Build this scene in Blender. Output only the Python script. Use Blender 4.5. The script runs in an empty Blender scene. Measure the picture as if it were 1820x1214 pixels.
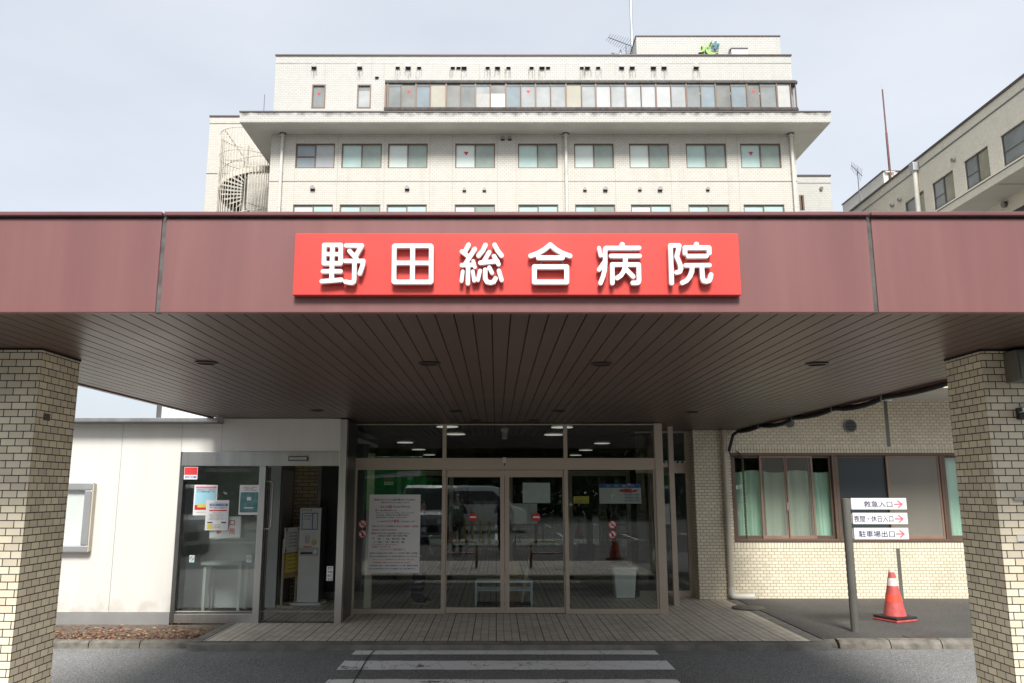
import bpy, bmesh, math, random
import numpy as np
from mathutils import Vector, Matrix
random.seed(7)
S = bpy.context.scene
COL = S.collection
R = math.radians

# ------------------------------------------------------------------ camera, sky, sun, exposure
PITCH, FPX, CXP, CYP, CAMZ = R(10.31), 1440.0, 882.0, 607.0, 1.76
cam = bpy.data.cameras.new('camera'); camo = bpy.data.objects.new('camera', cam); COL.objects.link(camo)
cam.sensor_width = 36; cam.lens = FPX/1820*36; cam.shift_x = (910-CXP)/1820
cam.clip_start = 0.05; cam.clip_end = 3000
camo.location = (0, 0, CAMZ); camo.rotation_euler = (R(90)+PITCH, 0, 0)
S.camera = camo

SUN_EL, SUN_STR, SKY_STR = R(46), 2.05, 0.1
w = bpy.data.worlds.new('World'); S.world = w; w.use_nodes = True
nt = w.node_tree; N = nt.nodes; L = nt.links
bg = N['Background']; bg.inputs['Strength'].default_value = SKY_STR
sky = N.new('ShaderNodeTexSky'); sky.sky_type = 'NISHITA'; sky.sun_disc = False
sky.sun_elevation = SUN_EL; sky.sun_rotation = R(180); sky.dust_density = 3.0; sky.air_density = 1.0
tc = N.new('ShaderNodeTexCoord'); mp = N.new('ShaderNodeMapping'); mp.inputs['Scale'].default_value = (1, 1, 2.2)
noi = N.new('ShaderNodeTexNoise'); noi.inputs['Scale'].default_value = 1.6; noi.inputs['Detail'].default_value = 5
noi.inputs['Roughness'].default_value = .55
ramp = N.new('ShaderNodeValToRGB')
ramp.color_ramp.elements[0].position = .35; ramp.color_ramp.elements[0].color = (.53, .575, .63, 1)
ramp.color_ramp.elements[1].position = .68; ramp.color_ramp.elements[1].color = (.66, .69, .735, 1)
sc_ = N.new('ShaderNodeVectorMath'); sc_.operation = 'SCALE'; sc_.inputs['Scale'].default_value = 4.95
mixs = N.new('ShaderNodeMix'); mixs.data_type = 'RGBA'; mixs.inputs['Factor'].default_value = .88
L.new(tc.outputs['Generated'], mp.inputs['Vector']); L.new(mp.outputs['Vector'], noi.inputs['Vector'])
L.new(noi.outputs['Fac'], ramp.inputs['Fac']); L.new(ramp.outputs['Color'], sc_.inputs[0])
L.new(sky.outputs['Color'], mixs.inputs['A']); L.new(sc_.outputs['Vector'], mixs.inputs['B'])
L.new(mixs.outputs['Result'], bg.inputs['Color'])
sun = bpy.data.lights.new('sun', 'SUN'); suno = bpy.data.objects.new('sun', sun); COL.objects.link(suno)
sun.energy = SUN_STR; sun.angle = R(18); sun.color = (1, .97, .92)
suno.rotation_euler = (R(90)-SUN_EL, 0, R(2)); suno.location = (0, -30, 40)
S.view_settings.view_transform = 'Standard'; S.view_settings.look = 'None'
S.cycles.diffuse_bounces = 8; S.cycles.transparent_max_bounces = 16
S.view_settings.exposure = 1.40; S.view_settings.gamma = 1

# ------------------------------------------------------------------ projection helpers (a photo point on a known plane -> place)
def tel(y): return math.tan(PITCH + math.atan((CYP-y)/FPX))
def W(x, y, Y):
    t = tel(y); z = t*Y; zc = Y*math.cos(PITCH)+z*math.sin(PITCH)
    return ((x-CXP)/FPX*zc, Y, z+CAMZ)
def WX(x, y, Y): return W(x, y, Y)[0]
def WZ(y, Y): return tel(y)*Y+CAMZ
def G(x, y, z=0.0): return W(x, y, (z-CAMZ)/tel(y))
def SX(x, y, X):                      # on a plane X = const
    t = tel(y); Y = X*FPX/((x-CXP)*(math.cos(PITCH)+t*math.sin(PITCH)))
    return (X, Y, t*Y+CAMZ)

# ------------------------------------------------------------------ mesh builder
class MB:
    def __init__(s): s.v = []; s.f = []; s.m = []; s.cur = 0
    def mat(s, i): s.cur = i; return s
    def face(s, pts):
        n = len(s.v); s.v += [tuple(p) for p in pts]; s.f.append(tuple(range(n, n+len(pts)))); s.m.append(s.cur); return s
    def quad(s, a, b, c, d): return s.face((a, b, c, d))
    def box(s, x0, x1, y0, y1, z0, z1):
        if x0 > x1: x0, x1 = x1, x0
        if y0 > y1: y0, y1 = y1, y0
        if z0 > z1: z0, z1 = z1, z0
        n = len(s.v)
        s.v += [(x0,y0,z0),(x1,y0,z0),(x1,y1,z0),(x0,y1,z0),(x0,y0,z1),(x1,y0,z1),(x1,y1,z1),(x0,y1,z1)]
        for q in ((3,2,1,0),(4,5,6,7),(0,1,5,4),(1,2,6,5),(2,3,7,6),(3,0,4,7)):
            s.f.append(tuple(n+i for i in q)); s.m.append(s.cur)
        return s
    def rings(s, rs, closed=False, caps=True):
        n0 = len(s.v); k = len(rs[0])
        for r in rs: s.v += [tuple(p) for p in r]
        m = len(rs)
        for i in range(m if closed else m-1):
            for j in range(k):
                a = n0+i*k+j; b = n0+i*k+(j+1) % k; i2 = (i+1) % m
                s.f.append((a, b, n0+i2*k+(j+1) % k, n0+i2*k+j)); s.m.append(s.cur)
        if caps and not closed:
            s.f.append(tuple(n0+j for j in reversed(range(k)))); s.m.append(s.cur)
            s.f.append(tuple(n0+(m-1)*k+j for j in range(k))); s.m.append(s.cur)
        return s
    def tube(s, pts, r, n=8, caps=True):
        pts = [Vector(p) for p in pts]; rs = []; up = None
        rad = r if isinstance(r, (list, tuple)) else [r]*len(pts)
        for i, p in enumerate(pts):
            d = (pts[min(i+1, len(pts)-1)]-pts[max(i-1, 0)]).normalized()
            if up is None:
                up = Vector((0,0,1)) if abs(d.z) < .9 else Vector((0,1,0))
            a = d.cross(up).normalized(); b = a.cross(d).normalized(); up = b
            rs.append([p+a*math.cos(2*math.pi*j/n)*rad[i]+b*math.sin(2*math.pi*j/n)*rad[i] for j in range(n)])
        return s.rings(rs, False, caps)
    def lathe(s, prof, c, n=20):
        rs = [[(c[0]+r*math.cos(2*math.pi*j/n), c[1]+r*math.sin(2*math.pi*j/n), c[2]+z) for j in range(n)] for r, z in prof]
        return s.rings(rs)
    def disc_y(s, c, r, y0, y1, n=20):      # a short cylinder facing -Y
        rs = [[(c[0]+r*math.cos(2*math.pi*j/n), yy, c[2]+r*math.sin(2*math.pi*j/n)) for j in range(n)] for yy in (y1, y0)]
        return s.rings(rs)
    def prism_y(s, poly, y0, y1):           # polygon in x,z extruded along y
        n = len(poly)
        s.face([(p[0], y0, p[1]) for p in poly]); s.face([(p[0], y1, p[1]) for p in reversed(poly)])
        for i in range(n):
            a, b = poly[i], poly[(i+1) % n]
            s.quad((a[0],y0,a[1]), (a[0],y1,a[1]), (b[0],y1,b[1]), (b[0],y0,b[1]))
        return s
    def prism_x(s, poly, x0, x1):           # polygon in y,z extruded along x
        n = len(poly)
        s.face([(x0, p[0], p[1]) for p in poly]); s.face([(x1, p[0], p[1]) for p in reversed(poly)])
        for i in range(n):
            a, b = poly[i], poly[(i+1) % n]
            s.quad((x0,a[0],a[1]), (x1,a[0],a[1]), (x1,b[0],b[1]), (x0,b[0],b[1]))
        return s
    def build(s, name, mats, parent=None, smooth=False, bevel=0, loc=None):
        me = bpy.data.meshes.new(name)
        off = Vector((0,0,0)) if parent is None or parent.get('_local') else rootloc(parent)
        if loc is not None: off = Vector(loc)
        vs = s.v
        me.from_pydata([tuple(Vector(p)-off) for p in vs] if off.length else vs, [], s.f)
        uv = me.uv_layers.new(name='UVMap').data
        me.polygons.foreach_set('material_index', s.m)
        for p in me.polygons:
            n = p.normal; ax = max(range(3), key=lambda i: abs(n[i]))
            for li in p.loop_indices:
                q = vs[me.loops[li].vertex_index]
                uv[li].uv = (q[0], q[1]) if ax == 2 else ((q[0], q[2]) if ax == 1 else (q[1], q[2]))
            p.use_smooth = smooth
        if not isinstance(mats, (list, tuple)): mats = [mats]
        for m in mats: me.materials.append(m)
        o = bpy.data.objects.new(name, me); COL.objects.link(o)
        if loc is not None and parent is None: o.location = loc
        if parent is not None: o.parent = parent
        if smooth:
            try:
                me.set_sharp_from_angle(angle=R(40))
            except Exception: pass
        if bevel:
            b = o.modifiers.new('bevel', 'BEVEL'); b.width = bevel; b.segments = 2; b.limit_method = 'ANGLE'; b.angle_limit = R(40)
        return o
def rootloc(o):
    while o.parent is not None: o = o.parent
    return Vector(o.location)
def tag(o, label, cat, group=None, kind=None):
    o['label'] = label
    if cat: o['category'] = cat
    if group: o['group'] = group
    if kind: o['kind'] = kind
    return o
def thing(name, label, cat, loc, group=None, rz=0, local=False):
    o = bpy.data.objects.new(name, None); COL.objects.link(o); o.location = loc; o.rotation_euler = (0, 0, rz)
    o.empty_display_size = .2
    if local: o['_local'] = 1
    return tag(o, label, cat, group)
def struct(o, label=None):
    o['kind'] = 'structure'
    if label: o['label'] = label
    return o
def copy_tree(o, parent=None):
    c = o.copy(); COL.objects.link(c)
    if parent is not None: c.parent = parent
    for ch in list(o.children): copy_tree(ch, c)
    return c

# ------------------------------------------------------------------ materials
def newmat(name):
    m = bpy.data.materials.new(name); m.use_nodes = True
    t = m.node_tree; return m, t, t.nodes, t.links, t.nodes['Principled BSDF']
def rgba(c): return (c[0], c[1], c[2], 1)
def pbr(name, col, rough=.5, metal=0, var=.08, vscale=3.0, bump=0, bscale=60, spec=.5, coat=0, emis=None, streak=False, rvar=.08):
    m, t, N, L, b = newmat(name)
    b.inputs['Metallic'].default_value = metal; b.inputs['Specular IOR Level'].default_value = spec
    b.inputs['Coat Weight'].default_value = coat
    tc = N.new('ShaderNodeTexCoord'); nz = N.new('ShaderNodeTexNoise')
    nz.inputs['Scale'].default_value = vscale; nz.inputs['Detail'].default_value = 6; nz.inputs['Roughness'].default_value = .6
    if streak:
        mp = N.new('ShaderNodeMapping'); mp.inputs['Scale'].default_value = (6, 6, .5)
        L.new(tc.outputs['Object'], mp.inputs['Vector']); L.new(mp.outputs['Vector'], nz.inputs['Vector'])
    else: L.new(tc.outputs['Object'], nz.inputs['Vector'])
    rp = N.new('ShaderNodeValToRGB'); rp.color_ramp.elements[0].position = .3; rp.color_ramp.elements[1].position = .7
    rp.color_ramp.elements[0].color = rgba([max(0, c*(1-var)) for c in col]); rp.color_ramp.elements[1].color = rgba([min(1, c*(1+var)) for c in col])
    L.new(nz.outputs['Fac'], rp.inputs['Fac']); L.new(rp.outputs['Color'], b.inputs['Base Color'])
    mr = N.new('ShaderNodeMapRange'); mr.inputs['To Min'].default_value = max(.02, rough-rvar); mr.inputs['To Max'].default_value = min(1, rough+rvar)
    L.new(nz.outputs['Fac'], mr.inputs['Value']); L.new(mr.outputs['Result'], b.inputs['Roughness'])
    if bump:
        n2 = N.new('ShaderNodeTexNoise'); n2.inputs['Scale'].default_value = bscale; n2.inputs['Detail'].default_value = 4
        L.new(tc.outputs['Object'], n2.inputs['Vector'])
        bp = N.new('ShaderNodeBump'); bp.inputs['Strength'].default_value = bump; bp.inputs['Distance'].default_value = .01
        L.new(n2.outputs['Fac'], bp.inputs['Height']); L.new(bp.outputs['Normal'], b.inputs['Normal'])
    if emis:
        b.inputs['Emission Color'].default_value = rgba(emis[0]); b.inputs['Emission Strength'].default_value = emis[1]
    return m
def tile(name, c1, c2, mortar, bw=.1, bh=.05, ms=.003, off=.5, rough=.35, bump=.5, dirt=.25, stain=(.25,.22,.18), smooth=.2, streaks=0.0, vert=False):
    m, t, N, L, b = newmat(name)
    uv = N.new('ShaderNodeUVMap'); br = N.new('ShaderNodeTexBrick'); vec = uv.outputs['UV']
    if vert:
        mp = N.new('ShaderNodeMapping'); mp.inputs['Rotation'].default_value = (0, 0, R(90)); L.new(vec, mp.inputs['Vector']); vec = mp.outputs['Vector']
    L.new(vec, br.inputs['Vector'])
    br.offset = off; br.inputs['Scale'].default_value = 1; br.inputs['Brick Width'].default_value = bw; br.inputs['Row Height'].default_value = bh
    br.inputs['Mortar Size'].default_value = ms; br.inputs['Mortar Smooth'].default_value = smooth; br.inputs['Bias'].default_value = 0
    br.inputs['Color1'].default_value = rgba(c1); br.inputs['Color2'].default_value = rgba(c2); br.inputs['Mortar'].default_value = rgba(mortar)
    tc = N.new('ShaderNodeTexCoord'); mpo = N.new('ShaderNodeMapping'); mpo.inputs['Scale'].default_value = (1.6, 1.6, .16) if streaks else (1, 1, 1)
    nz = N.new('ShaderNodeTexNoise'); nz.inputs['Scale'].default_value = 1.3; nz.inputs['Detail'].default_value = 7; nz.inputs['Roughness'].default_value = .65
    L.new(tc.outputs['Object'], mpo.inputs['Vector']); L.new(mpo.outputs['Vector'], nz.inputs['Vector'])
    mr = N.new('ShaderNodeMapRange'); mr.inputs['From Min'].default_value = .5; mr.inputs['From Max'].default_value = .85; mr.inputs['To Max'].default_value = dirt
    L.new(nz.outputs['Fac'], mr.inputs['Value'])
    mx = N.new('ShaderNodeMix'); mx.data_type = 'RGBA'; mx.inputs['B'].default_value = rgba(stain)
    L.new(mr.outputs['Result'], mx.inputs['Factor']); L.new(br.outputs['Color'], mx.inputs['A']); L.new(mx.outputs['Result'], b.inputs['Base Color'])
    bp = N.new('ShaderNodeBump'); bp.invert = True; bp.inputs['Strength'].default_value = bump; bp.inputs['Distance'].default_value = .003
    L.new(br.outputs['Fac'], bp.inputs['Height']); L.new(bp.outputs['Normal'], b.inputs['Normal'])
    m2 = N.new('ShaderNodeMapRange'); m2.inputs['To Min'].default_value = rough; m2.inputs['To Max'].default_value = .9
    L.new(br.outputs['Fac'], m2.inputs['Value']); L.new(m2.outputs['Result'], b.inputs['Roughness'])
    return m
def glass(name, tint=(.8,.85,.83), ior=1.55, extra=1.6, rough=.0, wave=0.0):
    m, t, N, L, b = newmat(name); N.remove(b)
    out = N['Material Output']; tr = N.new('ShaderNodeBsdfTransparent'); tr.inputs['Color'].default_value = rgba(tint)
    gl = N.new('ShaderNodeBsdfGlossy'); gl.inputs['Roughness'].default_value = rough; gl.inputs['Color'].default_value = (1,1,1,1)
    lw = N.new('ShaderNodeLayerWeight'); lw.inputs['Blend'].default_value = .5
    pw = N.new('ShaderNodeMath'); pw.operation = 'POWER'; pw.inputs[1].default_value = 5; L.new(lw.outputs['Facing'], pw.inputs[0])
    mu = N.new('ShaderNodeMath'); mu.operation = 'MULTIPLY_ADD'; mu.use_clamp = True; mu.inputs[1].default_value = .9; mu.inputs[2].default_value = .042*extra
    mx = N.new('ShaderNodeMixShader'); L.new(pw.outputs[0], mu.inputs[0]); L.new(mu.outputs[0], mx.inputs[0])
    L.new(tr.outputs[0], mx.inputs[1]); L.new(gl.outputs[0], mx.inputs[2]); L.new(mx.outputs[0], out.inputs['Surface'])
    if wave:
        tc = N.new('ShaderNodeTexCoord'); nz = N.new('ShaderNodeTexNoise'); nz.inputs['Scale'].default_value = 1.2
        L.new(tc.outputs['Object'], nz.inputs['Vector']); bp = N.new('ShaderNodeBump'); bp.inputs['Strength'].default_value = wave; bp.inputs['Distance'].default_value = .02
        L.new(nz.outputs['Fac'], bp.inputs['Height']); L.new(bp.outputs['Normal'], gl.inputs['Normal'])
    return m
def pane_mat(name, col, var=.12, rough=.1, sc=.9):       # obscured window glass backed by a blind
    m = pbr(name, col, rough, 0, var, sc, spec=.6); return m
M = {}
M['pillar_tile'] = tile('pillar_tile', (.84,.755,.575), (.63,.56,.43), (.025,.020,.016), rough=.36, bump=.8, dirt=.40, ms=.0034)
M['wing_tile'] = tile('wing_tile', (.84,.765,.60), (.72,.655,.50), (.22,.15,.08), rough=.4, bump=.5, dirt=.32, ms=.0034)
M['soldier_tile'] = tile('soldier_tile', (.84,.765,.60), (.72,.655,.50), (.22,.15,.08), rough=.4, bump=.5, dirt=.15, ms=.0034, off=0, bw=.1, bh=.05, vert=True)
M['tower_tile'] = tile('tower_tile', (.60,.582,.525), (.55,.532,.475), (.44,.42,.37), bw=.22, bh=.11, rough=.5, bump=.3, dirt=.30, ms=.013, stain=(.30,.28,.24), streaks=1)
M['tower_tile_pale'] = tile('tower_tile_pale', (.525,.52,.49), (.48,.475,.445), (.40,.39,.36), bw=.22, bh=.11, rough=.5, bump=.3, dirt=.30, ms=.013, stain=(.30,.29,.27), streaks=1)
M['east_tile'] = tile('east_tile', (.88,.83,.70), (.78,.725,.60), (.42,.38,.31), rough=.5, bump=.3, dirt=.25, ms=.006, stain=(.3,.27,.2))
M['dark_brick'] = tile('lobby_brick', (.46,.36,.22), (.36,.28,.17), (.05,.04,.03), bw=.2, bh=.06, ms=.005)
M['concrete'] = pbr('concrete', (.36,.34,.30), .85, var=.2, vscale=2.5, bump=.3)
M['soffit_conc'] = pbr('painted_concrete_soffit', (.66,.65,.61), .8, var=.10, vscale=.6, bump=.1)
M['coping'] = pbr('dark_metal_coping', (.085,.065,.07), .45, .4)
M['white_panel'] = pbr('white_wall_panel', (.665,.645,.60), .5, var=.04, vscale=.8, spec=.35, streak=True)
M['grey_trim'] = pbr('grey_metal_trim', (.42,.42,.42), .4, .6, var=.06)
M['steel'] = pbr('brushed_steel', (.56,.55,.53), .30, .95, var=.10, vscale=1.2, streak=True, rvar=.06)
M['steel_dark'] = pbr('dark_steel', (.19,.185,.18), .35, .9, var=.1)
M['bronze'] = pbr('bronze_anodised_frame', (.50,.425,.345), .42, .35, var=.04, vscale=1)
M['brown_frame'] = pbr('brown_window_frame', (.155,.105,.078), .45, .3, var=.12)
M['brown_light'] = pbr('faded_brown_frame', (.30,.19,.14), .5, .2, var=.15)
M['maroon'] = pbr('maroon_fascia_metal', (.208,.094,.091), .42, .0, var=.10, vscale=.9, bump=.05, bscale=5, spec=.4, streak=True)
M['maroon_dark'] = pbr('maroon_coping_metal', (.165,.070,.072), .4, .0, var=.15, vscale=2)
M['sealant'] = pbr('weathered_sealant', (.10,.095,.09), .8, var=.45, vscale=14)
M['plank'] = pbr('brown_soffit_plank', (.086,.053,.043), .38, .06, var=.14, vscale=1.0, spec=.4)
M['groove'] = pbr('dark_groove', (.012,.010,.010), .9)
M['downlight'] = pbr('downlight_metal', (.045,.036,.032), .35, .5)
M['black'] = pbr('black_plastic', (.015,.015,.016), .45)
M['rubber'] = pbr('black_rubber', (.025,.025,.026), .7, var=.3, vscale=9, bump=.2)
M['sign_red'] = pbr('red_sign_panel', (.63,.062,.050), .40, var=.09, vscale=1.2, spec=.4)
M['letter_white'] = pbr('white_letter', (.74,.74,.745), .35, var=.02)
M['paper'] = pbr('white_paper', (.80,.80,.79), .8, var=.03)
M['ink'] = pbr('black_ink', (.02,.02,.03), .7, var=.02)
M['navy'] = pbr('navy_ink', (.03,.035,.10), .7, var=.02)
M['red_ink'] = pbr('red_ink', (.62,.03,.035), .6, var=.02)
M['pink_ink'] = pbr('pink_arrow', (.80,.17,.20), .5, var=.05)
M['blue_ink'] = pbr('blue_ink', (.08,.16,.45), .6, var=.03)
M['green_ink'] = pbr('olive_ink', (.30,.33,.10), .6, var=.03)
M['yellow'] = pbr('yellow_paper', (.74,.60,.10), .7, var=.03)
M['sky_paper'] = pbr('light_blue_print', (.38,.68,.80), .6, var=.06)
M['teal_print'] = pbr('teal_print', (.10,.24,.25), .5, var=.5, vscale=14)
M['orange_print'] = pbr('orange_print', (.75,.28,.08), .6, var=.05)
M['acrylic'] = pbr('white_acrylic', (.82,.82,.82), .25, var=.02)
M['pipe'] = pbr('beige_pipe', (.56,.51,.42), .4, var=.10, vscale=4)
M['pipe_white'] = pbr('off_white_pipe', (.68,.65,.58), .45, var=.12, vscale=1.5)
M['post'] = pbr('grey_metal_post', (.17,.165,.145), .4, .4, var=.12)
M['cone_red'] = pbr('faded_red_cone', (.52,.095,.085), .5, var=.22, vscale=9)
M['cone_bright'] = pbr('bright_red_band', (.88,.09,.05), .4, var=.05)
M['cone_white'] = pbr('dirty_white_band', (.66,.62,.56), .6, var=.22, vscale=14)
M['vent_steel'] = pbr('vent_steel', (.30,.285,.27), .4, .4, var=.15)
M['bay_dark'] = pbr('weathered_dark_bay_metal', (.075,.068,.062), .7, 0, var=.5, vscale=5)
M['cream_blind'] = pane_mat('cream_blind', (.47,.45,.375), .08)
M['white_blind'] = pane_mat('white_blind', (.40,.42,.425), .16)
M['pale_pane'] = pane_mat('pale_blind', (.52,.535,.535), .10)
M['mint_pane'] = pane_mat('mint_pane', (.46,.62,.58), .10)
M['mint_white'] = pane_mat('pale_mint_pane', (.66,.75,.71), .05)
M['sage_pane'] = pane_mat('sage_pane', (.29,.36,.32), .16)
M['grey_pane'] = pane_mat('grey_pane', (.235,.255,.255), .2)
M['mesh_pane'] = pane_mat('screened_pane', (.17,.175,.165), .2, .3)
M['blue_pane'] = pane_mat('blue_grey_pane', (.26,.31,.34), .16)
M['dark_pane'] = pane_mat('dark_pane', (.045,.052,.055), .3, .06)
M['white_strip'] = pbr('bright_blind_edge', (.45,.45,.44), .6)
M['glass_dark'] = glass('entrance_glass', (.84,.88,.86), extra=1.05)
M['glass_clear'] = glass('clear_glass', (.95,.97,.96), extra=1.4)
def frosted(name, col, mix):
    m, t, N, L, b = newmat(name); out = N['Material Output']; b.inputs['Base Color'].default_value = rgba(col); b.inputs['Roughness'].default_value = .25
    tr = N.new('ShaderNodeBsdfTransparent'); tr.inputs['Color'].default_value = (.9,.9,.88,1); mx = N.new('ShaderNodeMixShader'); mx.inputs[0].default_value = mix
    L.new(tr.outputs[0], mx.inputs[1]); L.new(b.outputs[0], mx.inputs[2]); L.new(mx.outputs[0], out.inputs['Surface']); return m
M['glass_frost'] = frosted('insect_screened_pane', (.40,.39,.34), .20)
M['glass_haze'] = frosted('obscured_pane', (.36,.335,.285), .55)
M['glass_slate'] = frosted('slate_obscured_pane', (.062,.076,.082), .85)
M['glass_window'] = glass('window_glass', (.90,.93,.91), extra=1.0, wave=.1)
M['curtain_green'] = pbr('mint_green_curtain', (.64,.86,.73), .85, var=.06, vscale=2)
M['curtain_cream'] = pbr('cream_curtain', (.62,.55,.42), .85, var=.06)
M['room_dark'] = pbr('dim_room_wall', (.26,.28,.28), .8)
M['room_grey'] = pbr('grey_room_wall', (.66,.69,.68), .7, var=.04)
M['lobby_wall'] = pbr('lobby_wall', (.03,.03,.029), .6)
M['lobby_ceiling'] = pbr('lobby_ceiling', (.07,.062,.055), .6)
M['lamp'] = pbr('lamp_glow', (.9,.9,.85), .5, emis=((1,.95,.85), .20))
M['bin'] = pbr('off_white_plastic', (.80,.81,.80), .35, var=.03)
M['rack'] = pbr('pale_blue_grey_rack', (.74,.79,.82), .35, 0)
M['machine'] = pbr('white_machine_enamel', (.80,.81,.81), .3, var=.03, coat=.2)
M['machine_side'] = pbr('dark_machine_side', (.06,.06,.06), .4)
M['wood_cream'] = pbr('cream_painted_wood', (.62,.57,.44), .6, var=.1, vscale=8)
M['wood_tan'] = pbr('tan_wood', (.42,.28,.14), .5, var=.15, vscale=6)
M['umbrella'] = pbr('cream_umbrella_cloth', (.58,.50,.33), .8, var=.15, vscale=20)
M['blue_block'] = pbr('pale_blue_panel', (.62,.71,.76), .4, var=.06, streak=True)
M['stair_paint'] = pbr('peeling_beige_paint', (.60,.56,.48), .6, var=.22, vscale=7)
M['rust'] = pbr('rusty_steel', (.085,.065,.052), .85, var=.35, vscale=8, bump=.3)
M['galv'] = pbr('galvanised_steel', (.52,.54,.56), .4, .7, var=.08)
M['antenna'] = pbr('antenna_metal', (.14,.15,.17), .5, .6)
M['mast_red'] = pbr('red_mast_paint', (.12,.042,.036), .6, var=.4, vscale=1.5)
M['logo_green'] = pbr('lime_green_logo', (.30,.56,.10), .4, var=.05)
M['logo_teal'] = pbr('teal_logo', (.025,.17,.21), .4, var=.2, vscale=1.5)
M['logo_side'] = pbr('dark_green_logo_edge', (.035,.05,.04), .5)
M['logo_text'] = pbr('dark_teal_lettering', (.04,.13,.17), .5)
M['kerb'] = pbr('kerb_concrete', (.175,.16,.135), .9, var=.45, vscale=7, bump=.5, bscale=90)
M['border'] = pbr('pavement_border', (.21,.20,.175), .9, var=.3, vscale=5, bump=.4, bscale=90)

def asphalt(name, base, spk, amount=.62, wetpatch=.15):
    m, t, N, L, b = newmat(name)
    tc = N.new('ShaderNodeTexCoord')
    n1 = N.new('ShaderNodeTexNoise'); n1.inputs['Scale'].default_value = .9; n1.inputs['Detail'].default_value = 6
    n2 = N.new('ShaderNodeTexNoise'); n2.inputs['Scale'].default_value = 95; n2.inputs['Detail'].default_value = 3; n2.inputs['Roughness'].default_value = .7
    vo = N.new('ShaderNodeTexVoronoi'); vo.inputs['Scale'].default_value = 130
    for n in (n1, n2, vo): L.new(tc.outputs['Object'], n.inputs['Vector'])
    r1 = N.new('ShaderNodeValToRGB'); r1.color_ramp.elements[0].position = .3; r1.color_ramp.elements[1].position = .72
    r1.color_ramp.elements[0].color = rgba([c*.78 for c in base]); r1.color_ramp.elements[1].color = rgba([c*1.2 for c in base])
    L.new(n1.outputs['Fac'], r1.inputs['Fac'])
    r2 = N.new('ShaderNodeValToRGB'); r2.color_ramp.elements[0].position = amount-.16; r2.color_ramp.elements[1].position = amount+.06
    r2.color_ramp.elements[0].color = (0,0,0,1); r2.color_ramp.elements[1].color = (1,1,1,1)
    L.new(n2.outputs['Fac'], r2.inputs['Fac'])
    mx = N.new('ShaderNodeMix'); mx.data_type = 'RGBA'; mx.inputs['B'].default_value = rgba(spk)
    L.new(r2.outputs['Color'], mx.inputs['Factor']); L.new(r1.outputs['Color'], mx.inputs['A']); 
    wn = N.new('ShaderNodeTexWhiteNoise'); L.new(vo.outputs['Position'], wn.inputs['Vector'])
    g = N.new('ShaderNodeMath'); g.operation = 'GREATER_THAN'; g.inputs[1].default_value = .985; L.new(wn.outputs['Value'], g.inputs[0])
    m2 = N.new('ShaderNodeMix'); m2.data_type = 'RGBA'; m2.inputs['B'].default_value = rgba([min(1, c*1.7) for c in spk])
    L.new(g.outputs[0], m2.inputs['Factor']); L.new(mx.outputs['Result'], m2.inputs['A']); L.new(m2.outputs['Result'], b.inputs['Base Color'])
    b.inputs['Roughness'].default_value = .82; b.inputs['Specular IOR Level'].default_value = .35
    bp = N.new('ShaderNodeBump'); bp.inputs['Strength'].default_value = .55; bp.inputs['Distance'].default_value = .006
    L.new(n2.outputs['Fac'], bp.inputs['Height']); L.new(bp.outputs['Normal'], b.inputs['Normal'])
    return m
M['asphalt'] = asphalt('asphalt', (.125,.123,.121), (.37,.37,.36), .585)
M['asphalt_dark'] = asphalt('footway_asphalt', (.078,.073,.068), (.15,.143,.135), .66)
def worn_paint():
    m, t, N, L, b = newmat('worn_road_paint')
    tc = N.new('ShaderNodeTexCoord')
    n1 = N.new('ShaderNodeTexNoise'); n1.inputs['Scale'].default_value = 3.2; n1.inputs['Detail'].default_value = 9; n1.inputs['Roughness'].default_value = .72
    n2 = N.new('ShaderNodeTexNoise'); n2.inputs['Scale'].default_value = 70; n2.inputs['Detail'].default_value = 3
    vo = N.new('ShaderNodeTexVoronoi'); vo.feature = 'DISTANCE_TO_EDGE'; vo.inputs['Scale'].default_value = 3.4
    mpv = N.new('ShaderNodeMapping'); mpv.inputs['Scale'].default_value = (1, .55, 1)
    nzw = N.new('ShaderNodeTexNoise'); nzw.inputs['Scale'].default_value = 14
    add = N.new('ShaderNodeVectorMath'); add.operation = 'MULTIPLY_ADD'; add.inputs[1].default_value = (.12,.12,.12)
    L.new(tc.outputs['Object'], n1.inputs['Vector']); L.new(tc.outputs['Object'], n2.inputs['Vector']); L.new(tc.outputs['Object'], nzw.inputs['Vector'])
    L.new(nzw.outputs['Color'], add.inputs[0]); L.new(tc.outputs['Object'], add.inputs[2]); L.new(add.outputs[0], mpv.inputs['Vector']); L.new(mpv.outputs[0], vo.inputs['Vector'])
    r0 = N.new('ShaderNodeValToRGB'); r0.color_ramp.elements[0].color = (.86,.85,.83,1); r0.color_ramp.elements[1].color = (.95,.94,.92,1)
    r0.color_ramp.elements[0].position = .3; r0.color_ramp.elements[1].position = .7
    L.new(n2.outputs['Fac'], r0.inputs['Fac']); L.new(r0.outputs['Color'], b.inputs['Base Color']); b.inputs['Roughness'].default_value = .75
    a1 = N.new('ShaderNodeMath'); a1.operation = 'GREATER_THAN'; a1.inputs[1].default_value = .615; L.new(n1.outputs['Fac'], a1.inputs[0])
    a2 = N.new('ShaderNodeMath'); a2.operation = 'LESS_THAN'; a2.inputs[1].default_value = .0055; L.new(vo.outputs['Distance'], a2.inputs[0])
    a3 = N.new('ShaderNodeMath'); a3.operation = 'MAXIMUM'; L.new(a1.outputs[0], a3.inputs[0]); L.new(a2.outputs[0], a3.inputs[1])
    a4 = N.new('ShaderNodeMath'); a4.operation = 'SUBTRACT'; a4.inputs[0].default_value = 1; L.new(a3.outputs[0], a4.inputs[1])
    L.new(a4.outputs[0], b.inputs['Alpha'])
    return m
M['road_paint'] = worn_paint()
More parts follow.
